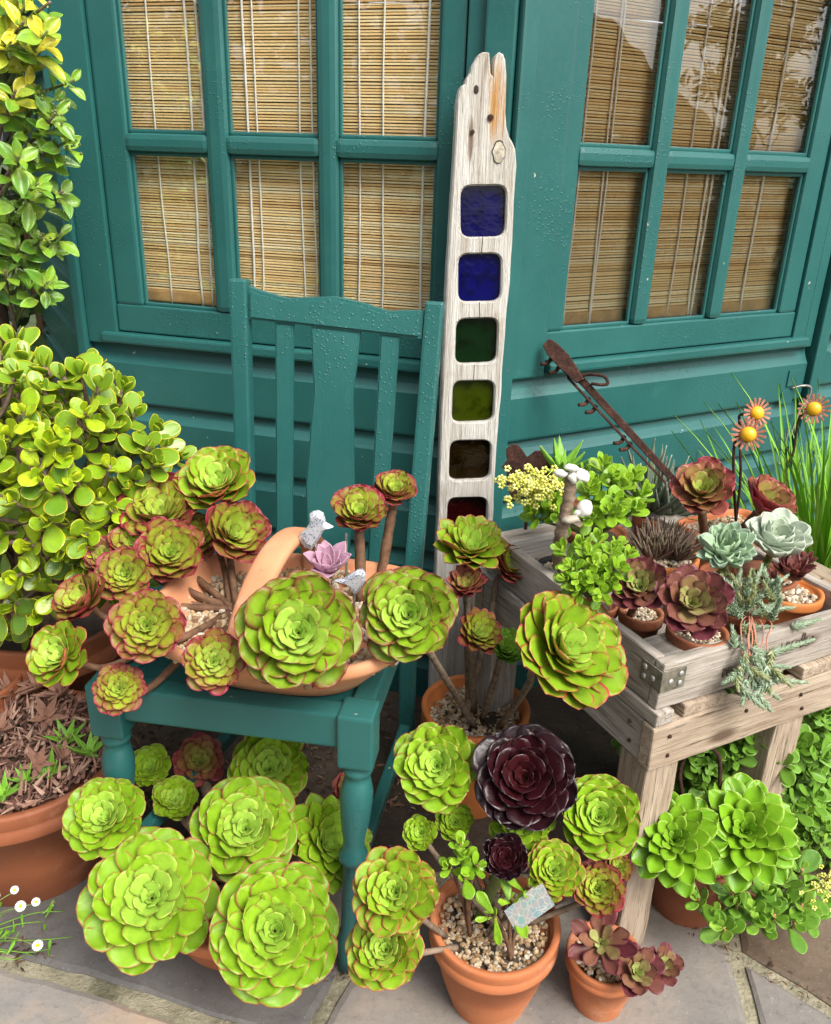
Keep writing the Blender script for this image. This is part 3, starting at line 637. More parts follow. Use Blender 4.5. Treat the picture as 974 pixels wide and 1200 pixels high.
# bamboo blinds
def blind(FS, s0, s1, zb, cords, label, seed, nn=-.045):
    F, g = FS; b = thing('bamboo_blind', PW(FS, (s0 + s1) / 2, nn, zb), label, 'blind', None); rs = random.Random(seed)
    A = Acc(); p = .0052; zz = zb + .02; bx = [(-.5, -.5, -.5), (.5, -.5, -.5), (.5, .5, -.5), (-.5, .5, -.5), (-.5, -.5, .5), (.5, -.5, .5), (.5, .5, .5), (-.5, .5, .5)]
    bf = [(0, 1, 2, 3), (4, 7, 6, 5), (0, 4, 5, 1), (1, 5, 6, 2), (2, 6, 7, 3), (3, 7, 4, 0)]
    while zz < 1.62:
        h = rs.uniform(.0035, .0042)
        mw = F @ Matrix.Translation((g * (s0 + s1) / 2, nn + rs.uniform(-.0008, .0008), zz + rs.uniform(-.0005, .0005))) @ Matrix.Rotation(rs.uniform(-.0009, .0009), 4, 'Y') @ Matrix.Rotation(.45, 4, 'X') @ Matrix.Diagonal((s1 - s0, .0018, h, 1))
        A.add(bx, bf, mw); zz += p
    obj('slats', A.build('slats', M['blind'], False), M['blind'], b, kind='stuff')
    box_between('bottom_rail', (g * s0, nn - .006, zb - .002), (g * s1, nn + .005, zb + .022), b, M['blind_rail'], .004, F)
    for c in cords:
        w = rs.uniform(0, 6); pts = [PW(FS, c + .004 * math.sin(z * 9 + w) * (1 if z < 1.0 else .4) + (1.2 - z) * rs.uniform(-.004, .004), nn + .0055, z) for z in [zb - .004 + i * .09 for i in range(9)]]
        tube('cord', pts, .0019 if rs.random() < .6 else .0026, M['cord'], b, 5, 3)
M['blind_rail'] = m_plain('bamboo_rail', (0.50, 0.29, 0.115), .6, .3, var=.3, scale=30)
blind(FA, .105, .80, .853, [.165, .245, .292, .385, .41, .50, .52, .615, .64, .72], 'split bamboo blind behind the window with the chair in front', 3)
blind(FB, .135, .83, .850, [.19, .25, .258, .41, .47, .53, .545, .63, .70], 'split bamboo blind behind the window above the rusty bar', 5)
blind(FD, 1.0, 1.70, .80, [1.05, 1.2, 1.4, 1.6], 'split bamboo blind behind the set back door beside the latch', 6)

# ================================================================ GARDEN BEHIND THE CAMERA (seen in the panes)
def leaf_cloud(name, parent, pts, size, mat, seed, **kw):
    rs = random.Random(seed); A = Acc(); q = [(-.28, 0, 0), (.28, 0, 0), (.34, .55, .06), (0, 1, 0), (-.34, .55, .06)]
    for p in pts: A.add(q, [(0, 1, 2, 3, 4)], Matrix.Translation(p) @ rot_rand(rs) @ Matrix.Scale(size * rs.uniform(.7, 1.3), 4))
    return obj(name, A.build(name, mat, False), mat, parent, **kw)
M['hedge'] = m_island('hedge_leaves', [(0, (0.025, 0.055, 0.012)), (.5, (0.05, 0.10, 0.02)), (1, (0.09, 0.15, 0.03))], .5, .4)
M['tree_leaves'] = m_island('brown_green_leaves', [(0, (0.04, 0.05, 0.015)), (.5, (0.09, 0.075, 0.025)), (1, (0.16, 0.10, 0.04))], .5, .4)
def hedge(p0, p1, h, w, n, size, label, seed):
    rs = random.Random(seed); a, b = Vector(p0), Vector(p1); d = (b - a).normalized(); nr = Vector((-d.y, d.x, 0)); pts = []
    for _ in range(n):
        t = rs.random(); u = rs.uniform(-1, 1); z = h * (rs.random() ** .7) * (1 + .12 * math.sin(t * 17)); pts.append(a.lerp(b, t) + nr * (u * w * (.5 + .1 * math.sin(t * 23 + z * 4))) + Vector((0, 0, z)))
    e = thing('hedge', (a + b) / 2, label, 'hedge'); leaf_cloud('foliage', e, pts, size, M['hedge'], seed)
    for k in range(7):
        q = a.lerp(b, (k + .5) / 7); tube('stem', [q, q + Vector((.05, .03, h * .5)), q + Vector((-.04, 0, h * .9))], (.03, .01), M['bark'], e)
hedge((9.5, -8, -.05), (12, 4, -.05), 1.45, 1.2, 9000, .13, 'long green hedge mirrored in the right hand window panes', 4)
hedge((-7, -3.0, -.05), (1.5, -6.0, -.05), 3.6, 1.0, 9000, .16, 'tall green hedge mirrored dimly in the window with the chair', 8)
hedge((-3.4, 2.3, -.05), (-.95, 2.75, -.05), 2.2, .5, 9000, .07, 'dark evergreen hedge in the shade behind the variegated shrub', 9)
hs_c = Vector((22.0, -8.9, -.05)); hv = Vector((-math.cos(RAD(26.6)), math.sin(RAD(26.6)), 0)); hu = Vector((-hv.y, hv.x, 0))
bung = thing('bungalow', hs_c, 'low brick house with a brown tiled roof mirrored in the right window', 'house')
HF = frame(hs_c, hu, hv, Z3) if hu.cross(hv).z > 0 else frame(hs_c, -hu, hv, Z3)
M['brick_far'] = m_plain('tile_hung_gable', (0.46, 0.18, 0.07), .85, .2, var=.25, scale=6); M['tiles_far'] = m_plain('roof_tiles', (0.36, 0.14, 0.06), .9, .2, var=.25, scale=8)
obj('wall', mesh('wall', [(-5.6, 0, 0), (5.6, 0, 0), (5.6, 0, 1.95), (0, 0, 6.35), (-5.6, 0, 1.95), (-5.6, -9, 0), (5.6, -9, 0), (5.6, -9, 1.95), (0, -9, 6.35), (-5.6, -9, 1.95)], [(0, 1, 2, 3, 4), (9, 8, 7, 6, 5), (0, 5, 6, 1), (1, 6, 7, 2), (0, 4, 9, 5)], M['brick_far']), None, bung, HF)
for s_ in (-1, 1):
    vs = [(s_ * 6.1, .4, 1.6), (0, .4, 6.4), (0, -9.4, 6.4), (s_ * 6.1, -9.4, 1.6)]; vs += [(x, y, z + .14) for x, y, z in vs]
    obj('roof', mesh('roof', vs, [(0, 1, 2, 3), (7, 6, 5, 4), (0, 4, 5, 1), (1, 5, 6, 2), (2, 6, 7, 3), (3, 7, 4, 0)], M['tiles_far']), None, bung, HF)
M['dark_pane'] = m_plain('dark_pane', (0.03, 0.035, 0.04), .1, .6)
for wx in (-2.2, 1.2):
    wf_ = box_between('window', (wx, .003, 1.0), (wx + 1.1, .06, 2.0), bung, M['petal'], .01, HF); box_between('pane', (wx + .08, .062, 1.08), (wx + 1.02, .07, 1.92), wf_, M['dark_pane'], .002, HF)
def far_tree(base, h, r, label, seed, n=3600):
    rs = random.Random(seed); b = Vector(base); t = thing('garden_tree', b, label, 'tree')
    tr = tube('trunk', [b, b + Vector((.1, 0, h * .4)), b + Vector((0, .1, h * .8))], (.16, .05), M['bark'], t, 10); pts = []
    cl = [b + Vector((rs.uniform(-r, r), rs.uniform(-r, r), h * rs.uniform(.38, 1.0))) for _ in range(26)]
    for c in cl: tube('limb', [b + Vector((0, 0, h * .35)), b.lerp(c, .6) + Vector((0, 0, .2)), c], (.05, .012), M['bark'], tr, 6)
    for _ in range(n):
        c = rs.choice(cl); pts.append(c + Vector((rs.gauss(0, r * .2), rs.gauss(0, r * .2), rs.gauss(0, r * .13))))
    leaf_cloud('crown', t, pts, .15, M['tree_leaves'], seed)
far_tree((20.2, -2.2, -.05), 6.4, 1.3, 'copper leaved garden tree mirrored in the upper right panes', 12)

# ================================================================ CHAIR
chair = thing('wooden_chair', (-.22, 1.15, 0), 'teal painted wooden chair with slatted back carrying the terracotta trug', 'chair')
SZ = .462
FL_, FR_ = Vector((-.425, .985, 0)), Vector((-.068, .934, 0)); BL_, BR_ = Vector((-.303, 1.348, 0)), Vector((-.004, 1.308, 0))
BLt, BRt = Vector((-.304, 1.418, .958)), Vector((.021, 1.376, .938))
cx = (FR_ - FL_).normalized(); cy = Vector((-cx.y, cx.x, 0)); CF = frame((0, 0, 0), cx, cy, Z3)
def leg_turned(p, foot, name='leg'):
    b = obj(name, rounded_box(name, .05, .05, .086, .004, M['paint']), M['paint'], chair, frame((p.x, p.y, SZ - .043), cx, cy, Z3))
    h = SZ - .086; pr = [(.0, -h), (.012, -h), (.0145, -h + .03), (.018, -h + .06), (.012, -h + .08), (.0135, -h + .16), (.0145, -h + .20), (.021, -h + .208), (.0215, -h + .216), (.016, -h + .224), (.0155, -h + .24), (.0205, -h + .27), (.0235, -h + .305), (.0235, -h + .325), (.019, -h + .345), (.0155, -h + .352), (.0205, -h + .358), (.0215, -h + .364), (.017, -h + .37), (.019, -h + .378)]
    me = lathe_mesh('turning', pr, M['paint'], 24, close=False); f = Vector(foot) - Vector((p.x, p.y, 0))
    for v in me.vertices: k = -v.co.z / h; v.co.x += f.x * k; v.co.y += f.y * k
    obj('turning', me, M['paint'], b, Matrix.Translation((p.x, p.y, h)))
leg_turned(FL_, (-.435, .965, 0)); leg_turned(FR_, (-.083, .905, 0))
def rail(name, a, b, w, z0, z1, inset=.022):
    d = (b - a).normalized(); n = Vector((-d.y, d.x, 0)); L_ = (b - a).length - 2 * inset
    obj(name, rounded_box(name, L_, w, z1 - z0, .004, M['paint']), M['paint'], chair, frame(((a + b) / 2) + Vector((0, 0, (z0 + z1) / 2)), d, n, Z3))
rail('seat_rail', FL_, FR_, .034, SZ - .058, SZ - .004); rail('seat_rail', FR_, BR_, .032, SZ - .056, SZ - .004); rail('seat_rail', FL_, BL_, .032, SZ - .056, SZ - .004); rail('seat_rail', BL_, BR_, .026, SZ - .056, SZ - .004, .016)
rail('stretcher', FR_ + Vector((-.01, -.01, 0)), BR_, .02, .14, .162, .012); rail('stretcher', FL_, BL_, .02, .14, .162, .012)
sv = [p + Vector((0, 0, SZ - .012)) for p in (FL_, FR_, BR_, BL_)]; sc_ = sum(sv, Vector()) / 4; sv = [sc_ + (p - sc_) * .90 for p in sv]
obj('seat_panel', mesh('seat_panel', [tuple(v) for v in sv] + [tuple(v - Vector((0, 0, .012))) for v in sv], [(0, 1, 2, 3), (7, 6, 5, 4), (0, 4, 5, 1), (1, 5, 6, 2), (2, 6, 7, 3), (3, 7, 4, 0)], M['paint']), None, chair)
def post(bot, top):
    d = (top - bot).normalized(); y = d.cross(cx).normalized() * -1; x = y.cross(d)
    me = rounded_box('back_post', .031, .026, (top - bot).length, .005, M['paint']); return obj('back_post', me, M['paint'], chair, frame((bot + top) / 2, x, y, d))
for b, t in ((BL_, BLt), (BR_, BRt)):
    s_ = b + Vector((0, 0, SZ - .06)); post(s_, t); f = b + Vector((0, .05, 0)); d = (s_ - f).normalized(); x = cx; y = d.cross(x)
    obj('leg', rounded_box('leg', .030, .026, (s_ - f).length - .01, .004, M['paint']), M['paint'], chair, frame((s_ + f) / 2 + Vector((0, 0, -.004)), x, y, d))
bs0, bs1 = BL_ + Vector((0, 0, SZ)), BR_ + Vector((0, 0, SZ))
def back_pt(u, v, n):   # u across posts 0..1, v 0..1 up the back
    l, r = bs0.lerp(BLt, v), bs1.lerp(BRt, v); p = l.lerp(r, u); return p + (-cy) * n
def back_piece(name, outline, t0, t1, bev=.003):
    bm = bmesh.new(); f = [bm.verts.new(back_pt(u, v, t1)) for u, v in outline]; b = [bm.verts.new(back_pt(u, v, t0)) for u, v in outline]; k = len(f)
    bm.faces.new(f); bm.faces.new(b[::-1])
    for i in range(k): bm.faces.new((f[i], b[i], b[(i + 1) % k], f[(i + 1) % k]))
    bmesh.ops.recalc_face_normals(bm, faces=bm.faces[:]); es = [e for e in bm.edges if any(len(q.verts) > 4 for q in e.link_faces)]
    bmesh.ops.bevel(bm, geom=es, offset=bev, segments=2, affect='EDGES')
    obj(name, bm_mesh(name, bm, M['paint']), M['paint'], chair)
def smooth_line(tab, n): return [(a, interp(tab, a)) for a in [tab[0][0] + (tab[-1][0] - tab[0][0]) * i / n for i in range(n + 1)]]
topc = smooth_line([(.05, .980), (.12, .968), (.25, .956), (.36, .966), (.50, .978), (.62, .970), (.77, .952), (.88, .962), (.95, .968)], 40)
back_piece('crest_rail', topc + [(.95, .875), (.05, .875)], -.010, .012, .005)
def strip(cu, wid, v0, v1, n=2): return [(interp(cu, v0 + (v1 - v0) * i / n) + interp(wid, v0 + (v1 - v0) * i / n), v0 + (v1 - v0) * i / n) for i in range(n + 1)] + [(interp(cu, v1 + (v0 - v1) * i / n) - interp(wid, v1 + (v0 - v1) * i / n), v1 + (v0 - v1) * i / n) for i in range(n + 1)]
for u in (.235, .785): back_piece('back_slat', strip([(0, u), (1, u)], [(0, .048), (1, .048)], .0, .874), -.006, .007, .003)
back_piece('splat', strip([(0, .50), (.3, .50), (.6, .502), (.88, .505)], [(0, .115), (.15, .128), (.33, .138), (.50, .122), (.66, .106), (.80, .122), (.88, .130)], .0, .874, 24), -.006, .008, .003)

# ================================================================ DRIFTWOOD WITH STAINED GLASS
dn = Vector((.10, -1, .05)).normalized(); d0 = Vector((.085, 1.462, 0)); dx_ = Vector((0, 0, 1)).cross(dn).normalized(); dx_ = dx_ if dx_.x > 0 else -dx_; du = dn.cross(dx_); du = du if du.z > 0 else -du
DF = frame(d0, dx_, -dn, du) if dx_.cross(-dn).dot(du) > 0 else frame(d0, dx_, dn, du); DI = DF.inverted()
def dpt(x, y): p = DI @ onpl(x, y, d0, dn); return (p.x, p.z)
def m_drift():
    t = NT('driftwood'); v = t.coord('Object'); mp = t.n('Mapping'); mp.inputs['Scale'].default_value = (42, 42, 2.6); t.t.links.new(v, mp.inputs['Vector'])
    g = t.noise(mp.outputs[0], 1.5, 7, .7, .8); mp2 = t.n('Mapping'); mp2.inputs['Scale'].default_value = (200, 200, 9); t.t.links.new(v, mp2.inputs['Vector']); f = t.noise(mp2.outputs[0], 1.6, 4, .7)
    col = t.ramp(g, [(.28, (.18, .14, .10)), (.38, (.42, .37, .31)), (.48, (.58, .55, .50)), (.62, (.68, .66, .62)), (.76, (.50, .44, .37))])
    col = t.mix(t.sstep(f, .62, .72, 0, .7), col, (.10, .075, .055))
    col = t.mix(t.sstep(t.noise(v, 10, 4), .56, .72, 0, .6), col, (.36, .24, .13))
    px_, pz_ = dpt(582, 118); sep = t.n('SeparateXYZ'); t.t.links.new(v, sep.inputs[0])
    ex = t.math('POWER', t.math('DIVIDE', t.math('SUBTRACT', sep.outputs[0], px_), .017), 2.0); ez = t.math('POWER', t.math('DIVIDE', t.math('SUBTRACT', sep.outputs[2], pz_), .062), 2.0)
    r = t.math('ADD', t.math('ADD', ex, ez), t.math('MULTIPLY', t.math('SUBTRACT', g, .5), 5.0))
    col = t.mix(t.sstep(r, -.2, 1.5, .85, 0), col, (.50, .23, .035))
    px2, pz2 = dpt(552, 165); ex = t.math('POWER', t.math('DIVIDE', t.math('SUBTRACT', sep.outputs[0], px2), .005), 2.0); ez = t.math('POWER', t.math('DIVIDE', t.math('SUBTRACT', sep.outputs[2], pz2), .04), 2.0)
    col = t.mix(t.sstep(t.math('ADD', t.math('ADD', ex, ez), t.math('MULTIPLY', t.math('SUBTRACT', g, .5), 2)), .3, 1.2, .8, 0), col, (.16, .08, .04))
    return t.pbr(col, .85, .25, t.bump(t.math('ADD', g, t.math('MULTIPLY', f, .7)), 1.0, .008))
M['drift'] = m_drift()
dw = thing('driftwood_panel', d0, 'tall pale driftwood plank set with a column of stained glass squares', 'driftwood')
lo = [(497, 905), (503, 820), (508, 720), (512, 632), (515, 538), (519, 437), (523, 330), (526, 285), (529, 238), (531, 205), (532.6, 175), (534, 148), (536, 120), (538, 108), (540, 101), (545, 98), (547, 91), (551, 85), (553, 76), (556, 71), (560, 64), (565, 61), (570, 60.5), (574, 61.5), (575, 72), (575.5, 86), (577, 90), (578, 76), (580, 65), (585, 60.5), (590, 63), (592.5, 70), (594, 88), (593.4, 110), (592.6, 132), (594, 148), (597, 160), (601, 167), (604, 175), (605.5, 195), (604, 215), (602.8, 238), (600.5, 285), (598, 330), (593, 378), (590, 420), (587.5, 457), (583, 515), (579.5, 570), (577.5, 624), (570, 730), (563, 830), (559, 905)]
OUT = []
for i in range(len(lo)):
    a, b = Vector(dpt(*lo[i])), Vector(dpt(*lo[(i + 1) % len(lo)])); k = max(1, int((b - a).length / .02))
    for q in range(k): p = a.lerp(b, q / k); nz = mnoise.noise_vector(Vector((p.x * 60, p.y * 30, 0))); OUT.append((p.x + nz.x * .0012, max(0, p.y)))
GL = [((540, 218), (594, 217), (592, 277), (540, 278), 'blue'), ((537.5, 298), (588, 297), (587, 353), (537, 354), 'blue2'), ((535, 374), (584, 372.5), (582, 425), (533.5, 427), 'green'), ((531, 447), (580, 446), (578, 494), (529.5, 496), 'olive'), ((527.5, 517), (576, 516), (574, 562), (526, 564), 'amber'), ((525, 584), (571.5, 583), (569.5, 630), (523, 632), 'red')]
def rrect(q, n=5, f=.22):
    P = [Vector(dpt(*c)) for c in q[:4]]; out = []
    for i in range(4):
        a, b, c = P[i - 1], P[i], P[(i + 1) % 4]; s, e = b.lerp(a, f), b.lerp(c, f)
        for k in range(n + 1): t = k / n; out.append(tuple(s * (1 - t) ** 2 + b * 2 * t * (1 - t) + e * t * t))
    return out
def area2(l): return sum(l[i][0] * l[(i + 1) % len(l)][1] - l[(i + 1) % len(l)][0] * l[i][1] for i in range(len(l)))
def inset_loop(l, d):   # positive d moves inwards for a ccw loop
    out = []; n = len(l)
    for i in range(n):
        a, b, c = Vector(l[i - 1]), Vector(l[i]), Vector(l[(i + 1) % n]); t = (c - a).normalized() if (c - a).length > 1e-9 else Vector((1, 0)); out.append((b.x - t.y * d, b.y + t.x * d))
    return out
from mathutils.geometry import tessellate_polygon
loops = [OUT] + [rrect(q) for q in GL]
for i, l in enumerate(loops):
    if (area2(l) < 0) == (i == 0): loops[i] = l[::-1]
ins = [inset_loop(l, .0028) for l in loops]      # holes run clockwise, so the same sign widens them
DT = .030; vs, fs = [], []; base = 0; flat = [p for l in ins for p in l]; nF = len(flat)
sgn = 1 if (DF.to_3x3() @ Vector((0, 1, 0))).dot(dn) > 0 else -1
def V3(p, d): return (p[0], sgn * d, p[1])
vs += [V3(p, .0) for p in flat]; full = [p for l in loops for p in l]
vs += [V3(p, -.0035) for p in full]; vs += [V3(p, -DT) for p in full]
tri = tessellate_polygon([[Vector((p[0], p[1], 0)) for p in l] for l in ins])
fs += [tuple(t) for t in tri] + [tuple(nF * 2 + i for i in t) for t in tri]
o_ = 0
for l in loops:
    k = len(l)
    for i in range(k):
        a, b = o_ + i, o_ + (i + 1) % k; fs += [(a, b, nF + b, nF + a), (nF + a, nF + b, 2 * nF + b, 2 * nF + a)]
    o_ += k
bm = bmesh.new(); bv = [bm.verts.new(v) for v in vs]
for f in fs:
    try: bm.faces.new([bv[i] for i in f])
    except ValueError: pass
plank = obj('plank', bm_mesh('plank', bm, M['drift']), M['drift'], dw, DF)
GC = dict(blue=(.0008, .0012, .050), blue2=(.0008, .0007, .070), green=(.0012, .011, .002), olive=(.024, .036, .0015), amber=(.009, .005, .001), red=(.016, .001, .0014))
for q in GL:
    l = inset_loop(rrect(q), 0); c = Vector((sum(p[0] for p in l) / len(l), sum(p[1] for p in l) / len(l))); l = [tuple(c + (Vector(p) - c) * 1.08) for p in l]; k = len(l)
    g_ = mesh('glass_square', [V3(p, -.013) for p in l] + [V3(p, -.017) for p in l], [tuple(range(k)), tuple(range(2 * k - 1, k - 1, -1))] + [(i, k + i, k + (i + 1) % k, (i + 1) % k) for i in range(k)], m_stain('stained_' + q[4], GC[q[4]]))
    obj('glass_square', g_, None, dw, DF, label={'blue': 'mottled deep blue glass', 'blue2': 'cobalt blue glass', 'green': 'dark green glass', 'olive': 'olive green glass', 'amber': 'dark brown glass', 'red': 'dark red glass'}[q[4]])
def dw_disc(name, x, y, rx, ry, d, mat, n=18, parent=plank):
    c = dpt(x, y); vs = [V3((c[0] + rx * math.cos(6.2832 * i / n) * (1 + .12 * math.sin(i * 2.3)), c[1] + ry * math.sin(6.2832 * i / n)), d) for i in range(n)] + [V3(c, d + .0012)]
    obj(name, mesh(name, vs, [(i, (i + 1) % n, n) for i in range(n)], mat), mat, parent, DF)
M['knot_dark'] = m_plain('knot_ring', (.035, .022, .015), .9); M['knot_grey'] = m_plain('knot_heart', (.40, .36, .29), .85, .2, var=.5, scale=150)
dw_disc('knot_ring', 584.5, 178, .0112, .0185, .0006, M['knot_dark']); dw_disc('knot', 584.5, 178.5, .0098, .0165, .0022, M['knot_grey'])
dw_disc('nail_head', 574.5, 138, .0055, .0055, .0025, M['rust'], 9); dw_disc('nail_head', 553.5, 155, .004, .004, .003, M['rust'], 8); dw_disc('nail_hole', 558, 105, .0042, .0068, .0006, M['knot_dark'], 10)
for (a, b) in (((566, 277), (564, 299)), ((562, 354), (562, 374)), ((556, 427), (555, 447))):
    p, q = dpt(*a), dpt(*b); vs = [V3((p[0] - .0005, p[1]), .0007), V3((p[0] + .0006, p[1]), .0007), V3((q[0] + .0006, q[1]), .0007), V3((q[0] - .0005, q[1]), .0007)]
    obj('crack', mesh('crack', vs, [(0, 1, 2, 3)], M['knot_dark']), None, plank, DF)

# ================================================================ BENCH AND CRATE
bang = RAD(27); ex_, ey_ = Vector((math.cos(bang), math.sin(bang), 0)), Vector((-math.sin(bang), math.cos(bang), 0))
BF = frame((.335, .93, 0), ex_, ey_, Z3)
bench = thing('plank_bench', (.335, .93, 0), 'low weathered plank bench carrying the crate of succulents', 'bench')
def BP(name, p0, p1, mat='tan_wood', parent=None, seed=0, jit=.0022, bev=.003): return box_between(name, p0, p1, parent or bench, M[mat], bev, BF, cuts=6, jit=jit, seed=seed)
BP('rail', (0, 0, .372), (.64, .024, .444), seed=1); BP('rail', (.003, .0245, .374), (.027, .46, .443), 'grey_wood', seed=2); BP('rail', (.612, .0245, .374), (.636, .46, .443), seed=3); BP('rail', (0, .461, .374), (.64, .485, .443), seed=4)
BP('leg', (.004, .006, 0), (.064, .062, .371), seed=5); BP('leg', (.262, .008, 0), (.325, .066, .371), 'tan_wood', seed=6); BP('leg', (.004, .42, 0), (.064, .478, .371), 'grey_wood', seed=7); BP('leg', (.57, .42, 0), (.63, .478, .371), 'grey_wood', seed=8); BP('leg', (.57, .008, 0), (.63, .066, .371), seed=18)
for i, (x0, x1) in enumerate([(.002, .034), (.055, .135), (.17, .245), (.285, .37), (.41, .49), (.53, .615)]): BP('top_plank', (x0, .002 + .004 * (i % 3), .445), (x1, .48, .466), 'tan_wood' if i % 2 else 'grey_wood', seed=10 + i)
for (x, z) in ((.030, .425), (.032, .392), (.290, .42), (.30, .392), (.175, .425), (.5, .41)):
    obj('nail', lathe_mesh('nail', [(0, -.001), (.0032, -.001), (.0027, .0012), (0, .0016)], M['rust'], 10, close=False), M['rust'], bench, BF @ Matrix.Translation((x, -.0012, z)) @ Matrix.Rotation(RAD(90), 4, 'X'))
for (y, z) in ((.05, .425), (.045, .395), (.25, .42), (.42, .40)):
    obj('nail', lathe_mesh('nail', [(0, -.001), (.0032, -.001), (.0027, .0012), (0, .0016)], M['rust'], 10, close=False), M['rust'], bench, BF @ Matrix.Translation((.0015, y, z)) @ Matrix.Rotation(RAD(-90), 4, 'Y'))
CRO = Vector((.335, .93, 0)) + ex_ * .008 + ey_ * .010; CW, CD, CZ0, CZ1 = .412, .455, .4675, .541
KF = frame(CRO, ex_, ey_, Z3); crate = thing('wooden_crate', CRO + Vector((0, 0, CZ0)), 'shallow weathered wooden crate with metal corner brackets full of potted succulents', 'crate')
def CB(name, p0, p1, seed, mat='grey_wood', parent=None, jit=.002, bev=.0025): return box_between(name, p0, p1, parent or crate, M[mat], bev, KF, cuts=6, jit=jit, seed=seed)
cfp = CB('side_plank', (0, 0, CZ0), (CW, .018, CZ1), 21); CB('side_plank', (0, .0185, CZ0), (.018, CD - .0185, CZ1 + .001), 22); CB('side_plank', (CW - .018, .0185, CZ0), (CW, CD - .0185, CZ1), 23); CB('side_plank', (0, CD - .018, CZ0), (CW, CD, CZ1), 24)
for i in range(4): CB('floor_plank', (.0185 + i * .095, .0185, CZ0 + .001), (.0185 + i * .095 + .088, CD - .0185, CZ0 + .012), 30 + i)
CB('corner_plank', (.0195, .021, CZ1 - .032), (.105, .082, CZ1 - .014), 40); CB('corner_plank', (CW - .08, .30, CZ1 - .012), (CW - .019, CD - .02, CZ1 + .002), 41); CB('corner_plank', (.0195, CD - .10, CZ1 - .022), (.12, CD - .0195, CZ1 - .006), 42)
M['bracket'] = m_plain('rusty_zinc', (.22, .20, .155), .6, .4, .5, var=.6, scale=45, bumpy=.4)
M['rivet'] = m_plain('zinc_rivet', (.45, .46, .45), .4, .5, .7, var=.2)
for a, b in (((-.0022, -.0024, .4975), (.040, -.0004, .530)), ((-.0026, -.0024, .4975), (-.0006, .040, .530))):
    br = box_between('bracket', a, b, crate, M['bracket'], .0006, KF)
    for k in (.014, .031):
        for zz in ((.512,) if k < .02 else (.506, .521)):
            p, r = ((k, -.0026, zz), Matrix.Rotation(RAD(90), 4, 'X')) if b[0] > .02 else ((-.0028, k, zz), Matrix.Rotation(RAD(-90), 4, 'Y'))
            obj('rivet', lathe_mesh('rivet', [(0, 0), (.0048, 0), (.004, .0014), (.0, .002)], M['rivet'], 14, close=False), M['rivet'], br, KF @ Matrix.Translation(p) @ r)
M['ink'] = m_plain('faded_ink', (.15, .12, .10), .9, .1, var=.5, scale=60)
def lettering(body, x, z, size, squash=.75):
    cu = bpy.data.curves.new('lettering', 'FONT'); cu.body = body; cu.size = size; cu.resolution_u = 3; cu.fill_mode = 'NONE'; cu.bevel_depth = .00055; cu.bevel_resolution = 0
    t = bpy.data.objects.new('tmp', cu); COL.objects.link(t); bpy.context.view_layer.update(); me = bpy.data.meshes.new_from_object(t.evaluated_get(bpy.context.evaluated_depsgraph_get())); bpy.data.objects.remove(t)
    me.materials.clear(); obj('lettering', me, M['ink'], cfp, KF @ Matrix.Translation((x, -.0013, z)) @ Matrix.Rotation(RAD(90), 4, 'X') @ Matrix.Diagonal((squash, 1, 2.5, 1)))
lettering('uole', .222, .503, .034, 1.2); lettering('m', .112, .492, .030, .9)

# ================================================================ TERRACOTTA TRUG
TC = Vector((-.178, 1.078, SZ - .0115)); TF = frame(TC, cx, cy, Z3)
def sup(a, b, th, e=3.0): c, s = math.cos(th), math.sin(th); return (a * math.copysign(abs(c) ** (2 / e), c), b * math.copysign(abs(s) ** (2 / e), s))
def trug_mesh():
    n = 64; prof = [(.60, 0), (.66, .008), (.74, .024), (.84, .043), (.93, .060), (.985, .069), (1.0, .074), (1.0, .082), (.985, .087), (.95, .087), (.925, .079), (.86, .058), (.80, .05)]; vs, fs = [], []
    for k, z in prof:
        for i in range(n):
            x, y = sup(.196, .170, 2 * math.pi * i / n); w = (abs(x) / .196) ** 3 * .016 * min(1, z / .08); vs.append((x * k, y * k, z + w))
    m = len(prof)
    for j in range(m - 1):
        for i in range(n): i2 = (i + 1) % n; fs.append((j * n + i, j * n + i2, (j + 1) * n + i2, (j + 1) * n + i))
    fs.append(tuple(range(n - 1, -1, -1))); fs.append(tuple((m - 1) * n + i for i in range(n))); return mesh('tray', vs, fs, M['terra_pale'], True)
trug = thing('terracotta_trug', TC, 'pale terracotta basket planter with an arched handle on the teal chair', 'planter')
obj('tray', trug_mesh(), M['terra_pale'], trug, TF)
hp = catmull([(-.023, -.158, .065), (-.023, -.148, .115), (-.019, -.085, .163), (-.015, 0, .180), (-.011, .085, .163), (-.008, .146, .115), (-.008, .156, .065)], 8); vs, fs = [], []
for i, p in enumerate(hp):
    t = (hp[min(i + 1, len(hp) - 1)] - hp[max(i - 1, 0)]).normalized(); n_ = Vector((1, 0, 0)).cross(t)
    for k in range(14):
        a = 2 * math.pi * k / 14; sx, sy = sup(.021, .0100, a, 3.2); vs.append(p + Vector((sx, 0, 0)) + n_ * sy)
for i in range(len(hp) - 1):
    for k in range(14): k2 = (k + 1) % 14; fs.append((i * 14 + k, i * 14 + k2, (i + 1) * 14 + k2, (i + 1) * 14 + k))
obj('handle', mesh('handle', vs, fs, M['terra_pale'], True), M['terra_pale'], trug, TF)
def in_trug(dx, dy): q = TF.to_3x3().inverted() @ Vector((dx, dy, 0)); return abs(q.x / .180) ** 3 + abs(q.y / .156) ** 3 < 1
gravel(trug, TC, in_trug, TC.z + .061, 1900, .0062, M['gravel'], 3, .2)

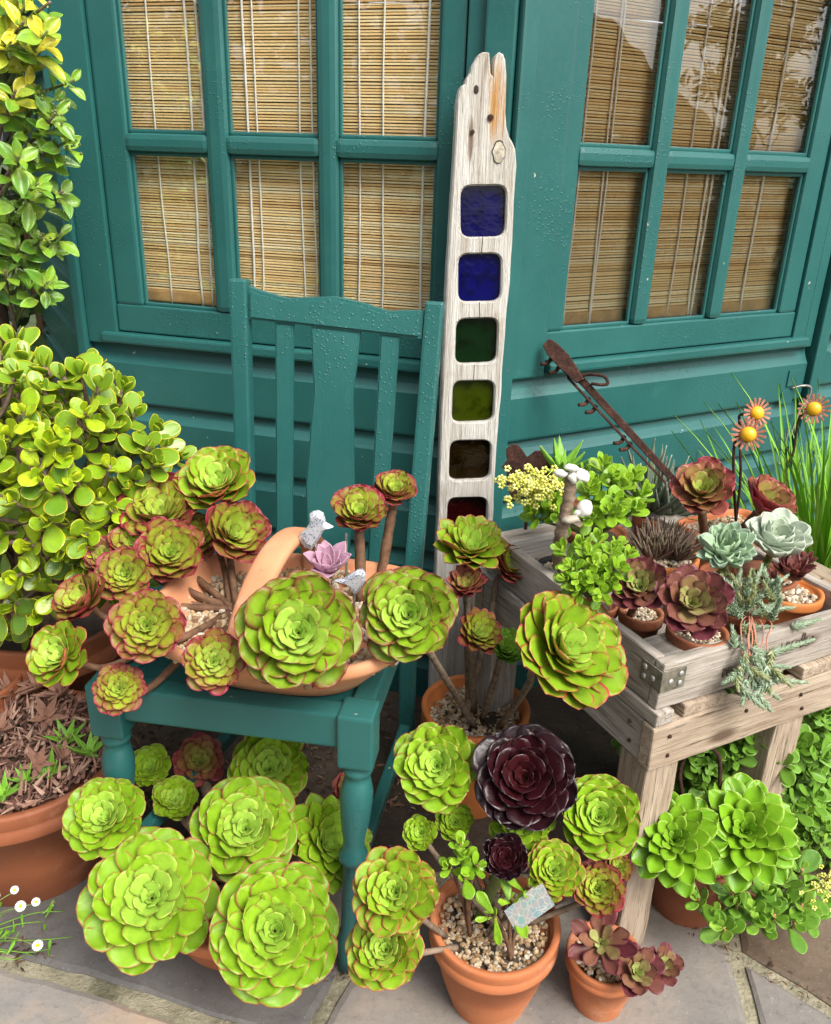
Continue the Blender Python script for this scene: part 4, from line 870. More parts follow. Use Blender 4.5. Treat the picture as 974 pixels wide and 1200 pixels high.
# ================================================================ POTS
def pot(name, c, R, h, mat, label, tap=.70, gmat='gravel', soil=.86, group=None, n=None, psize=.0042, ring=True, seed=1, band=.24, cat='pot'):
    t = .055 * R + .004; zb = h * (1 - band); rb = R * .955
    pr = [(R * tap * .98, 0), (R * tap, .004), (tap * R + (rb - tap * R) * .5, zb * .5), (rb - .003, zb - .001), (R * .985, zb), (R * .992, zb + .004)]
    if ring: pr += [(R * .994, zb + (h - zb) * .42), (R * .978, zb + (h - zb) * .46), (R * .985, zb + (h - zb) * .54)]
    pr += [(R, h - .006), (R * .993, h - .0015), (R * .975, h), (R - t, h - .001), (R - t * 1.2, h - .005), (R - t * 1.5, h * soil), (.001, h * soil - .003)]
    p = thing(name, c, label, cat, group); mw = Matrix.Translation(c)
    obj('body', lathe_mesh('body', pr, mat, 56, .004, close=False), mat, p, mw)
    rs_ = (R - t * 1.6); A = lathe_mesh('soil', [(.001, h * soil + .002), (rs_, h * soil - .001)], M['soil'], 32, close=False); obj('soil', A, M['soil'], p, mw)
    if gmat: gravel(p, c, lambda x, y: x * x + y * y < (rs_ - .003) ** 2, c[2] + h * soil + .003, n or int(900 * (R / .1) ** 2 * (.0042 / psize) ** 2), psize, M[gmat], seed, R)
    return p
c7 = atz(580, 1076, .155); c7.z = 0
pot('terracotta_pot', c7, rad_px(77, c7 + Vector((0, 0, .155))), .155, M['terra'], 'terracotta flowerpot on the paving with black and lime rosettes and a tile shard', .62, seed=7)
c8 = atz(709, 1116, .10); c8.z = 0
pot('terracotta_pot', c8, rad_px(45, c8 + Vector((0, 0, .1))), .10, M['terra'], 'small terracotta flowerpot with two bronze purple rosettes on the paving', .66, seed=8)
c5 = Vector((.124, 1.292, 0))
pot('terracotta_pot', c5, .102, .215, M['terra_bright'], 'orange terracotta pot of gravel standing between the chair and the bench', .66, seed=9)
c3 = Vector((-.65, 1.12, 0))
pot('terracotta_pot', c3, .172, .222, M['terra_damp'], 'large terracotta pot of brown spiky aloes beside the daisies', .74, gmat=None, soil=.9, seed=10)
cj = Vector((-.72, 1.43, 0))
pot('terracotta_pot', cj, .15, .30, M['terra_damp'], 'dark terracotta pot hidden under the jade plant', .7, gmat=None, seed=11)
c6 = Vector((-.262, .99, 0))
pot('terracotta_bowl', c6, .135, .085, M['terra'], 'low terracotta bowl under the chair filled with big lime rosettes', .75, gmat=None, seed=12, ring=False)
c9 = Vector((.478, 1.052, 0))
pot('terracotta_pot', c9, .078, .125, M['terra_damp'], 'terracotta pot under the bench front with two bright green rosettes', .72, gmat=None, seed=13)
cg = Vector((.86, 1.58, 0))
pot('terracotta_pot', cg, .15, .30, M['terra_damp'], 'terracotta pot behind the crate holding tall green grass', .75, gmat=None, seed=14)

# ================================================================ AEONIUMS
TZ = TC.z + .062
big = dict(N=52, nb=24); sm = dict(N=44, nb=21); mid = dict(N=50, nb=24)
plant_px('aeonium', Vector((-.275, 1.09, TZ)), 'branching bronze edged aeonium with many rosettes on bare stems left of the trug handle', 'succulent', [
    (257, 572, 48, 1.24, .50, -.12, 'lime_pink', dict(mid, a1=14, kind='aeo')),
    (270, 628, 42, 1.18, .62, .35, 'bronze', dict(sm, a1=22)),
    (190, 607, 52, 1.20, .48, -.1, 'bronze', dict(mid, a1=12)),
    (226, 632, 30, 1.22, .6, .2, 'bronze', dict(sm, a1=20)),
    (199, 650, 42, 1.12, .70, .05, 'bronze', dict(mid, a1=16)),
    (148, 674, 36, 1.07, .8, -.1, 'bronze', dict(mid, a1=4)),
    (160, 640, 30, 1.15, .6, -.15, 'bronze', dict(sm, a1=18)),
    (128, 658, 28, 1.14, .6, -.2, 'rosy', dict(sm, a1=20)),
    (172, 734, 46, .925, .85, -.02, 'bronze', dict(big, a1=3)),
    (103, 708, 35, 1.03, .55, -.5, 'bronze', dict(sm, a1=20)),
    (76, 770, 41, .97, .75, -.55, 'lime_pink', dict(mid, a1=8)),
    (140, 808, 32, .89, .85, -.05, 'bronze', dict(mid, a1=-4)),
    (250, 776, 39, .875, .85, 0, 'bronze', dict(mid, a1=2)),
    ], (.0058, .0046), M['stem'], sag=.045)
plant_px('aeonium', Vector((-.155, 1.0, TZ)), 'large lime aeonium rosette with red rims spilling over the trug front', 'succulent', [
    (350, 742, 75, .885, .85, -.02, 'lime_red', dict(big, N=48, nb=22, a1=-2, kind='aeo_wide', spars=.05)),
    (305, 700, 20, 1.0, .7, -.3, 'bronze', dict(sm, a1=15)), ], (.010, .008), M['stem_grey'])
plant_px('aeonium', Vector((-.075, 1.15, TZ)), 'two tall stemmed aeonium rosettes with crimson undersides behind the silver bird', 'succulent', [
    (421, 604, 36, 1.16, .5, .0, 'bronze', dict(mid, a1=12, kind='aeo_wide')),
    (462, 579, 28, 1.22, .42, .05, 'bronze', dict(mid, a1=16, kind='aeo_wide', base=Vector((-.04, 1.19, TZ)))), ], (.0085, .007), M['stem'])
plant_px('echeveria', Vector((-.115, 1.09, TZ)), 'dusty pink echeveria in the trug below the silver bird', 'succulent', [
    (385, 668, 32, 1.09, .4, -.05, 'pink', dict(N=24, nb=6, a1=25, kind='eche'))], (.008, .008), stems=False)
S5 = c5 + Vector((0, 0, .187))
plant_px('aeonium', S5, 'tall leggy aeonium with lime and rosy heads in the orange gravel pot', 'succulent', [
    (657, 765, 76, .985, .62, .42, 'lime_pink', dict(big, a1=6, kind='aeo', N=54, base=S5 + Vector((.05, -.03, 0)))),
    (479, 721, 60, .955, .82, -.06, 'lime_red', dict(big, a1=0, kind='aeo_wide', base=S5 + Vector((-.02, -.035, 0)))),
    (549, 648, 46, 1.27, .40, .12, 'lime_pink', dict(mid, a1=16, kind='aeo_nar')),
    (594, 668, 28, 1.28, .45, .40, 'bronze', dict(sm, a1=20)),
    (547, 690, 25, 1.22, .45, -.05, 'rosy', dict(sm, a1=28, kind='aeo_nar')),
    (558, 745, 30, 1.18, .6, .25, 'bronze', dict(sm, a1=22, kind='aeo_nar')),
    (592, 762, 24, 1.19, .6, .2, 'sedum', dict(sm, a1=22)), ], (.0062, .005), M['stem_grey'])
S6 = c6 + Vector((0, 0, .072))
plant_px('aeonium', S6, 'broad lime green aeonium rosettes crowding the paving under the chair', 'succulent', [
    (178, 1053, 81, .855, .80, -.06, 'lime', dict(big, N=52, a1=-4, kind='aeo', droop=.10)),
    (322, 1091, 79, .80, .85, .0, 'lime', dict(big, N=54, a1=-2, kind='aeo_wide', droop=.08)),
    (288, 972, 63, .955, .75, .0, 'lime', dict(big, N=52, a1=0, kind='aeo_wide')),
    (126, 960, 50, .925, .70, -.2, 'lime', dict(big, a1=4, kind='aeo')),
    (380, 988, 56, .985, .75, .42, 'lime', dict(big, N=55, a1=8, kind='aeo_nar')),
    (316, 902, 50, 1.10, .75, 0, 'lime', dict(mid, a1=4, kind='aeo_wide')),
    (177, 901, 27, 1.12, .7, -.1, 'lime', dict(mid, a1=14)),
    (234, 893, 32, 1.17, .7, .0, 'rosy', dict(sm, a1=6)),
    (205, 938, 28, 1.06, .7, 0, 'lime', dict(mid, a1=14)),
    (408, 930, 26, 1.06, .7, .3, 'rosy', dict(sm, a1=8)), ], (.011, .009), M['stem_grey'])
S7 = c7 + Vector((0, 0, .134))
plant_px('aeonium', S7, 'lime rosettes with pink edged leaves growing out of the pot with the tile shard', 'succulent', [
    (512, 898, 54, .95, .85, -.08, 'lime', dict(big, N=51, a1=4, kind='aeo')),
    (702, 958, 51, .90, .80, .05, 'lime', dict(big, N=51, a1=6, kind='aeo_wide')),
    (648, 1021, 37, .845, .78, .1, 'lime_pink', dict(mid, a1=10)),
    (464, 1046, 53, .79, .85, -.08, 'lime_pink', dict(base=c7 + Vector((-.066, -.025, .145)), **dict(big, N=52, a1=4, kind='aeo'))),
    (452, 1113, 48, .765, .80, -.12, 'lime_pink', dict(mid, a1=0, kind='aeo_wide', base=c7 + Vector((-.066, -.035, .145)))),
    (493, 977, 22, .90, .85, -.1, 'lime', dict(sm, a1=14)), (533, 964, 24, .93, .75, 0, 'lime', dict(sm, a1=14)),
    (700, 1043, 33, .855, .8, .05, 'bronze', dict(mid, a1=10, base=c7 + Vector((.06, .02, .14)))), (724, 1018, 18, .90, .8, .1, 'bronze', dict(sm, a1=16)),
    (612, 968, 40, .905, .75, 0, 'lime', dict(sm, a1=2)), ], (.0042, .0038), M['stem_grey'], sag=.01)
plant_px('aeonium', S7 + Vector((-.01, .02, 0)), 'near black maroon aeonium with a large and a small rosette', 'succulent', [
    (614, 913, 64, .915, .78, .0, 'black', dict(big, N=51, a1=2, kind='aeo_wide')),
    (592, 1006, 29, .855, .8, .05, 'black', dict(mid, a1=14, kind='aeo')), ], (.009, .007), M['stem_green'])
S8 = c8 + Vector((0, 0, .086))
plant_px('aeonium', S8, 'loose bronze aeonium with a green heart in the small pot', 'succulent', [
    (704, 1106, 44, .825, .7, -.1, 'purple', dict(N=17, nb=5, a1=14, a0=70, kind='aeo_nar'))], (.006, .005), M['stem'])
plant_px('aeonium', S8, 'twin headed purple aeonium leaning out of the small pot', 'succulent', [
    (745, 1140, 34, .815, .75, .15, 'purple', dict(N=22, nb=6, a1=8, kind='aeo')),
    (774, 1132, 26, .835, .7, .35, 'purple', dict(N=20, nb=6, a1=14, kind='aeo'))], (.006, .005), M['stem'])
S9 = c9 + Vector((0, 0, .11))
plant_px('aeonium', S9, 'two glossy bright green aeonium rosettes with yellow edges below the bench', 'succulent', [
    (790, 985, 60, .945, .70, -.05, 'green', dict(big, N=51, a1=-6, kind='aeo_nar', droop=.18)),
    (873, 975, 66, .96, .72, .05, 'green', dict(big, N=55, a1=-6, kind='aeo_nar', droop=.18)), ], (.008, .007), M['stem_green'])
# loose shoots in the centre pot
def shoots_px(name, base, label, cat, items, kind, style, stem_mat, sr=(.003, .0022), group=None):
    """items: px, py, leaf length px, Y, f, dx, pairs, age"""
    p = thing(name, base, label, cat, group)
    for i, (x, y, l, Y, f, dx, pr, ag) in enumerate(items):
        C = aty(x, y, Y); ax = axis_of(C, f, dx); shoot(p, None, C, ax, rad_px(l, C), pr, kind, style, int(x + y * 3), age0=ag)
        tube('stem', [base, Vector(base).lerp(C, .5) - ax * .01, C - ax * .004, C + ax * rad_px(l, C) * .5], sr, stem_mat, p, 6, 5)
    return p
shoots_px('jade_sprig', S7 + Vector((-.035, -.015, 0)), 'little bushy green sprig on a thin brown stem in the tile shard pot', 'succulent', [(543, 1010, 24, .845, .45, 0, 5, .5), (530, 1020, 22, .84, .6, -.4, 4, .6), (556, 1018, 22, .835, .6, .4, 4, .6), (545, 1030, 22, .825, .9, .0, 3, .7), (540, 995, 20, .85, .35, -.1, 4, .4)], 'pad', 'paddle', M['stem'])
shoots_px('jade_sprig', S7 + Vector((.02, -.05, 0)), 'leafy green sprig leaning on the patterned tile shard', 'succulent', [(598, 1060, 36, .815, .55, .1, 3, .45), (615, 1045, 34, .825, .5, .3, 3, .5), (580, 1075, 30, .80, .8, -.5, 3, .6)], 'loose', 'paddle', M['stem'])

# tile shard
M['tile'] = None
def m_tile():
    t = NT('patterned_tile'); v = t.coord('Object'); e = t.vor(v, 130, 'DISTANCE_TO_EDGE'); a = t.noise(v, 40, 2)
    col = t.ramp(a, [(.35, (.13, .26, .24)), (.5, (.28, .24, .23)), (.65, (.16, .24, .27))]); col = t.mix(t.sstep(e, .02, .06, 1, 0), col, (.36, .36, .32)); return t.pbr(col, .45, .4)
tp = aty(620, 1062, .80); tx = (aty(648, 1042, .815) - aty(590, 1082, .80)).normalized(); tn = (CP - tp).normalized(); ty = tn.cross(tx).normalized(); tn = tx.cross(ty)
bm = bmesh.new(); pts = [(-.032, -.017), (.029, -.0165), (.031, .013), (.018, .016), (-.031, .012)]
f_ = [bm.verts.new((x, y, .0025)) for x, y in pts]; b_ = [bm.verts.new((x, y, -.0025)) for x, y in pts]; bm.faces.new(f_); bm.faces.new(b_[::-1])
for i in range(5): bm.faces.new((f_[i], b_[i], b_[(i + 1) % 5], f_[(i + 1) % 5]))
obj('tile_shard', bm_mesh('tile_shard', bm, m_tile()), None, None, frame(tp, tx, ty, tn), 'broken patterned tile shard stuck in the gravel of the flowerpot', 'tile')

# ================================================================ JADE PLANT
jade = thing('jade_plant', cj + Vector((0, 0, .27)), 'big jade plant with rounded yellow green leaves beside the summerhouse wall', 'succulent')
rs = random.Random(41); cjc = aty(70, 568, 1.28); A = Acc(); nleaf = 0
tips = []
outline = [(-60, 400), (0, 392), (25, 388), (60, 420), (110, 418), (140, 445), (165, 470), (185, 500), (225, 530), (205, 560), (180, 570), (175, 640), (150, 690), (95, 640), (60, 690), (40, 720), (0, 730), (-60, 740)]
def inpoly(x, y, P):
    c = False
    for i in range(len(P)):
        (a, b), (d, e) = P[i], P[i - 1]
        if (b > y) != (e > y) and x < (d - a) * (y - b) / (e - b) + a: c = not c
    return c
k = 0
while len(tips) < 135 and k < 8000:
    k += 1; x, y = rs.uniform(-90, 230), rs.uniform(390, 735)
    if not inpoly(x, y, outline): continue
    dxx, dyy = (x - 55) / 175, (y - 570) / 180; q = max(0, 1 - dxx * dxx - dyy * dyy); Y = 1.40 - .27 * math.sqrt(q) + (rs.random() ** 2) * .12
    if any((x - a) ** 2 + (y - b) ** 2 < 19 ** 2 and abs(Y - c) < .09 for a, b, c in tips): continue
    tips.append((x, y, Y))
tips.sort(key=lambda t: t[2]); 
brs = []
for a_ in range(9):
    e = cjc + Vector((rs.uniform(-.2, .16), rs.uniform(-.08, .12), rs.uniform(-.12, .13))); brs.append(e)
    tube('branch', [cj + Vector((rs.uniform(-.03, .03), rs.uniform(-.03, .03), .26)), (cj + Vector((0, 0, .3))).lerp(e, .5) + Vector((0, 0, .03)), e], (.016, .007), M['stem_grey'], jade, 8, 6, .08)
for i, (x, y, Y) in enumerate(tips):
    C = aty(x, y + 20, Y); ax = ((C - cjc).normalized() * .7 + Vector((.1, -.55, .75))).normalized(); n_p = rs.choice((3, 3, 4)); first = nleaf + 2 * n_p <= 300
    lit = max(0, min(1, (C.z - .45) / .4)); ln = rs.uniform(.038, .052)
    shoot(jade if first else None, None if first else A, C, ax, ln, n_p, 'jade', 'jade', i, 22, 76, .20, age0=rs.uniform(.3, 1.0)); nleaf += 2 * n_p
    e = min(brs, key=lambda b: (b - C).length); tube('twig', [e, e.lerp(C, .6) + Vector((0, 0, -.01)), C + ax * ln * .4], (.005, .0032), M['stem_grey'], jade, 6, 4)
for i in range(60):   # leaves deeper in the bush
    C = cjc + Vector((rs.uniform(-.2, .10), rs.uniform(-.03, .13), rs.uniform(-.13, .10))); shoot(None, A, C, Vector((rs.uniform(-1, 1), rs.uniform(-1, .3), 1)), .045, 3, 'jade', 'jade', 500 + i)
ro_ = obj('foliage', A.build('foliage', L['jade']), L['jade'], jade, kind='stuff', color=(.85, .4, 0, 1))

# ================================================================ VARIEGATED SHRUB
sb = Vector((-.86, 1.74, 0)); shrub = thing('euonymus_shrub', sb, 'variegated yellow and green leaved shrub against the left edge of the summerhouse', 'shrub')
tube('trunk', [sb, sb + Vector((.01, -.02, .35)), sb + Vector((-.01, -.03, .8)), sb + Vector((.02, -.02, 1.25)), sb + Vector((.0, 0, 1.6))], (.035, .012), M['bark'], shrub, 10, 6, .08)
rs = random.Random(77); nl = 0; A = Acc()
tw = [(10, 10), (35, 5), (22, 40), (45, 35), (5, 60), (35, 75), (20, 95), (48, 50), (15, 120), (40, 130), (10, 150), (32, 165), (58, 145), (75, 105), (60, 165), (72, 175), (48, 190), (20, 195), (8, 225), (40, 225), (65, 235), (30, 250), (55, 262), (12, 265), (45, 290), (20, 300), (60, 305), (35, 325), (8, 330), (52, 340), (25, 350), (65, 285), (-15, 40), (-20, 110), (-18, 180), (-15, 250), (-15, 320), (-40, 70), (-40, 160), (-40, 280), (15, -30), (40, -25), (-10, -40), (25, 20), (50, 15), (28, 60), (12, 85), (30, 110)]
for i, (x, y) in enumerate(tw):
    if i % 4 == 2 and y > 60: continue
    C = aty(x, y, 1.60 + rs.uniform(-.05, .05)); b = Vector((sb.x + .02, sb.y - .02, C.z - rs.uniform(.05, .13))); ax = ((C - b) * Vector((1, 1, .4)) + Vector((0, 0, .10))).normalized()
    tube('twig', [b, b.lerp(C, .5) + Vector((0, 0, .01)), C + ax * .03], (.0045, .0022), M['stem_green'] if i % 2 else M['stem_grey'], shrub, 6, 4)
    yel = 1 if y < 130 and x < 50 else 0
    for lvl, (off, npair) in enumerate(((0, 3), (-.035, 2))):
        if nl + 2 * npair <= 300:
            r2 = random.Random(i * 9 + lvl); z = ax; xx = z.orthogonal().normalized(); F = frame(C + ax * off, xx, z.cross(xx), z) @ Matrix.Rotation(r2.uniform(0, 6), 4, 'Z')
            for kk in range(npair):
                for q in (0, 180):
                    m = F @ slot_mw(kk * 90 + q + r2.uniform(-20, 20), 10 + 45 * kk / npair + r2.uniform(-18, 18), r2.uniform(.034, .056) * (1 - .15 * kk), .003, .010 * kk, r2.uniform(-.3, .3), r2.uniform(.85, 1.2))
                    ag = r2.uniform(.0, .35) if yel and r2.random() < .75 else r2.uniform(.45, 1.0)
                    obj('leaf', leaf_mesh('euo', r2.randrange(4), 'variegated'), None, shrub, m, color=(ag, r2.random(), 0, 1)); nl += 1
    if 90 < y < 320 and i % 3 == 0:
        fa = Acc()
        for _ in range(14): fa.add(ICO1[0], ICO1[1], Matrix.Translation(C + ax * .03 + Vector((rs.gauss(0, .008), rs.gauss(0, .008), rs.gauss(0, .008)))) @ Matrix.Scale(.0028, 4))
        obj('flower_buds', fa.build('flower_buds', M['stem_green']), M['stem_green'], shrub, kind='stuff')

# ================================================================ BROWN ALOES IN THE BIG POT
rs = random.Random(5); az_ = .20
aloe = thing('aloe_clump', c3 + Vector((0, 0, az_)), 'dried brown spiky aloes with a few green offsets in the large pot', 'succulent')
spots = [(8, 800, 0), (40, 800, 0), (70, 812, 0), (20, 830, 0), (55, 840, 0), (88, 825, 0), (0, 855, 0), (30, 862, 0), (62, 868, 0), (18, 885, 0), (45, 895, 0), (-25, 830, 0), (-30, 880, 0), (90, 850, 0), (75, 888, 0), (78, 868, 1), (105, 882, 2), (5, 930, 1), (30, 915, 2), (-30, 920, 0), (60, 905, 2), (20, 775, 0), (55, 775, 0)]
for i, (x, y, g) in enumerate(spots):
    if not g and i % 2: continue
    C = atz(x, y, .225 + .02 * rs.random()); d = Vector((C.x, C.y, 0)) - Vector((c3.x, c3.y, 0))
    if d.length > .15: C.x, C.y = c3.x + d.x * .15 / d.length, c3.y + d.y * .15 / d.length
    st = 'aloe' if g else 'aloe_brown'; R = (.038 if not g else .034) * rs.uniform(.85, 1.2)
    rosette(aloe, C, R, (rs.uniform(-.5, .5), rs.uniform(-.7, .1), 1), st, 'spike', N=13, nb=4, a0=75, a1=18, seed=i * 3 + 1, wid=1.15)
A = Acc()
for i in range(1500):
    a, r = rs.uniform(0, 6.28), .152 * math.sqrt(rs.random()); p = c3 + Vector((r * math.cos(a), r * math.sin(a), .203 + rs.uniform(0, .03)))
    A.add(LD['spike'][i % 4][0], LD['spike'][i % 4][1], Matrix.Translation(p) @ rot_rand(rs) @ Matrix.Diagonal((.02, rs.uniform(.015, .035), .015, 1)), LD['spike'][i % 4][2])
obj('dry_leaves', A.build('dry_leaves', M['dry_aloe']), M['dry_aloe'], aloe, kind='stuff')
ct = Vector((-.80, 1.26, 0)); pot('terracotta_pot', ct, .09, .26, M['terra_damp'], 'terracotta pot tucked behind the large pot of brown aloes', .7, gmat=None, seed=21)

# ================================================================ LEAFY SEDUM UNDER THE BENCH
rs = random.Random(23); sedum_base = Vector((.66, 1.3, 0)); sed = thing('sedum_mass', sedum_base, 'dense mat of round leaved green sedum filling the space under the bench', 'succulent'); A = Acc(); nl = 0
cand = []
for _ in range(420):
    x, y = rs.uniform(785, 1010), rs.uniform(865, 1010)
    if x < 905 and y > 940: continue
    Y = 1.235 - (y - 865) / 145 * .15 + rs.uniform(-.04, .05)
    cand.append((x, y, Y))
for (x, y, Y) in sorted(cand, key=lambda t: t[2]):
    C = aty(x, y, Y)
    if C.z < .03: continue
    ax = Vector((rs.uniform(-.5, .4), -.5 + rs.uniform(-.4, .3), .8)).normalized(); first = nl + 6 <= 280
    shoot(sed if first else None, None if first else A, C, ax, rs.uniform(.022, .034), 3, 'pad', 'sedum', int(x * 7 + y), 10, 65, .22, rs.uniform(.3, 1)); nl += 6
    if first: tube('stem', [Vector((C.x * .97 + .02, C.y + .03, 0)), C - ax * .04, C + ax * .01], (.0035, .0025), M['stem_green'], sed, 5, 4)
for i in range(150):
    C = aty(rs.uniform(795, 960), rs.uniform(868, 955), rs.uniform(1.08, 1.16)); shoot(None, A, C, Vector((rs.uniform(-.5, .5), -.6, .8)), rs.uniform(.026, .036), 3, 'pad', 'sedum', 2900 + i)
for i in range(150):
    C = Vector((rs.uniform(.42, 1.05), rs.uniform(1.2, 1.45), rs.uniform(.04, .26))); shoot(None, A, C, Vector((rs.uniform(-.5, .5), -.5, .8)), .03, 3, 'pad', 'sedum', 900 + i)
for i in range(70):
    C = aty(rs.uniform(945, 1010), rs.uniform(830, 900), rs.uniform(1.15, 1.25)); shoot(None, A, C, Vector((rs.uniform(-.5, .5), -.5, .8)), .028, 3, 'pad', 'sedum', 1900 + i)
obj('foliage', A.build('foliage', L['sedum']), L['sedum'], sed, kind='stuff', color=(.75, .5, 0, 1))
shoots_px('trailing_sedum', S9 + Vector((.03, -.03, 0)), 'trailing grey green sedum shoots spilling from the pot onto the flagstones', 'succulent',
    [(x, y, l * 1.3, *r) for x, y, l, *r in [(822, 1058, 22, .93, .6, -.3, 4, .6), (850, 1090, 22, .90, .7, -.2, 4, .5), (880, 1072, 26, .93, .6, 0, 4, .7), (895, 1055, 24, .95, .5, .1, 4, .8), (925, 1085, 26, .94, .7, .3, 4, .9), (940, 1050, 26, .99, .5, .3, 4, .8), (915, 1040, 26, .98, .5, .1, 4, .7), (948, 1075, 22, .97, .6, .4, 3, .7), (862, 1065, 24, .94, .6, 0, 3, .7), (905, 1020, 24, 1.02, .5, .2, 3, .9), (935, 1025, 24, 1.04, .5, .2, 3, .9), (960, 1060, 20, 1.0, .5, .4, 3, .8), (840, 1075, 20, .92, .6, -.2, 3, .6), (905, 1075, 22, .93, .7, .1, 3, .9), (875, 1040, 20, .98, .5, 0, 3, 1), (890, 1085, 22, .92, .7, 0, 4, .6), (935, 1065, 24, .96, .6, .2, 4, .6), (918, 1060, 24, .955, .6, 0, 4, .7), (858, 1050, 22, .95, .5, -.1, 4, .7)]], 'pad', 'sedum', M['stem_pink'])
def flower_spray(name, base, tip, label, n, spread, seed, cat='flower', size=.0033):
    rs = random.Random(seed); f = thing(name, base, label, cat); tube('stem', [base, Vector(base).lerp(tip, .5) + Vector((0, 0, .01)), tip], (.002, .0014), M['stem_green'], f, 6, 5); A = Acc()
    for i in range(n):
        p = Vector(tip) + Vector((rs.gauss(0, spread[0]), rs.gauss(0, spread[1]), rs.gauss(0, spread[2])))
        for q in range(5): a = q * 1.2566; A.add(ICO1[0], ICO1[1], Matrix.Translation(p + Vector((math.cos(a), rs.uniform(-.4, .4), math.sin(a))) * size * .9) @ Matrix.Scale(size * .62, 4))
        if i % 4 == 0: vs_, fs_ = tube_data([Vector(base).lerp(tip, .86), p], (.0010, .0007), 4, 0); A.add(vs_, fs_, Matrix.Identity(4))
    obj('blossom', A.build('blossom', M['flower_yellow']), M['flower_yellow'], f, kind='stuff')
flower_spray('sedum_flower', aty(925, 960, 1.15), aty(912, 915, 1.12), 'creamy sedum flower head rising from the mat under the bench', 26, (.010, .006, .018), 3)
flower_spray('sedum_flower', aty(945, 1035, .98), aty(966, 1040, .93), 'creamy sedum flower spray hanging over the brown flagstone', 34, (.014, .006, .022), 4, size=.003)
tube('wire_hook', [aty(800, 935, 1.02), aty(797, 905, 1.02), aty(806, 882, 1.02), aty(822, 874, 1.02), aty(838, 880, 1.02), aty(844, 898, 1.02), aty(842, 960, 1.02), atz(842, 985, .10)], .0032, M['rust'], None, 7, 6, label='curled rusty wire hook standing in the sedum under the bench', cat='hook')

# ================================================================ GRASS
rs = random.Random(9); grass = thing('grass_clump', cg + Vector((0, 0, .26)), 'clump of tall bright green grass blades behind the crate', 'grass')
def blade_data(seed):
    r = random.Random(seed); n = 8; vs, fs, uv = [], [], []; b = r.uniform(.15, .55)
    for i in range(n + 1):
        t = i / n; w = .0085 * (1 - t ** 2.2) * (.6 + .8 * min(1, t * 3)) + .0004; y = b * t * t * .8; z = t * (1 - .35 * b * t)
        for u in (-1, 0, 1): vs.append((w * u, y + (.004 if u == 0 else 0), z)); uv.append((abs(u), t))
    for i in range(n):
        for j in range(2): a = i * 3 + j; fs.append((a, a + 1, a + 4, a + 3))
    return mesh('blade', vs, fs, L['grass'], True, uv)
BM = [blade_data(i) for i in range(8)]
for i in range(280):
    a, r = rs.uniform(0, 6.28), .13 * math.sqrt(rs.random()); ln = rs.uniform(.28, .56) * (1.15 - r * 2)
    tilt = Vector((math.cos(a), math.sin(a), 0)) * r * 2.2 + Vector((rs.uniform(-.10, .22), rs.uniform(-.2, .2), 0)); z = (Vector((0, 0, 1)) + tilt).normalized(); y = Vector((math.cos(a + rs.uniform(-1, 1)), math.sin(a + rs.uniform(-1, 1)), 0)); x = y.cross(z).normalized(); y = z.cross(x)
    obj('blade', BM[i % 8], None, grass, frame(cg + Vector((r * math.cos(a), r * math.sin(a), .262)), x, y, z) @ Matrix.Scale(ln, 4), color=(rs.random(), rs.random(), 0, 1))

# ================================================================ POTS AND PLANTS IN THE CRATE
CZF = CZ0 + .0125
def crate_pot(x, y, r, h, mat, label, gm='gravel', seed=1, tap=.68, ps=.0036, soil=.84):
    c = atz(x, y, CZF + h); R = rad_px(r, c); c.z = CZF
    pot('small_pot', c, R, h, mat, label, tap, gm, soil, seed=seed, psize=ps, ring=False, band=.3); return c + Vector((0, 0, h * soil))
def spiky(name, base, label, C, R, style, kind, n, seed, cat='succulent', ax=(0, -.15, 1), a0=80, a1=25, extra=(), wid=1.0):
    p = thing(name, base, label, cat)
    for k, (dx, dy, s) in enumerate([(0, 0, 1)] + list(extra)):
        rosette(p, Vector(C) + Vector((dx, dy, 0)), R * s, (ax[0] + dx * 6, ax[1] + dy * 6, ax[2]), style, kind, N=n, nb=max(3, n // 5), a0=a0, a1=a1, seed=seed + k, wid=wid)
    return p
b1 = crate_pot(777, 648, 42, .075, M['terra_bright'], 'orange terracotta pot of dark spiky haworthia in the crate', 'white_gravel', 31)
spiky('haworthia', b1, 'dark reddish spiky haworthia clump in the orange pot', b1 + Vector((0, 0, .004)), .052, 'haworthia', 'thin', 40, 60, extra=[(.022, -.01, .8), (-.022, -.012, .85), (.008, .022, .9), (-.02, .015, .8), (.026, .014, .75)], a1=35, wid=1.5)
b2 = crate_pot(818, 738, 36, .062, M['terra_damp'], 'small terracotta pot with a wine purple rosette at the crate front', 'white_gravel', 32, ps=.003)
plant_px('aeonium', b2, 'wine purple aeonium with a yellow heart beside the trailing blue sedum', 'succulent', [(810, 708, 47, 1.0, .74, .12, 'purple', dict(N=34, nb=9, a1=10, kind='aeo'))], (.006, .005), M['stem'])
b3 = crate_pot(752, 716, 26, .058, M['terra_damp'], 'tiny terracotta pot by the crate side with a maroon rosette', 'white_gravel', 33, ps=.003)
plant_px('aeonium', b3, 'maroon aeonium with a pale green heart beside the bushy paddle leaved plant', 'succulent', [(750, 689, 38, 1.03, .70, -.05, 'purple', dict(N=36, nb=10, a1=10, kind='aeo'))], (.006, .005), M['stem'])
b4 = crate_pot(700, 705, 26, .055, M['terra_damp'], 'small terracotta pot against the crate side under a bushy green plant', None, 34)
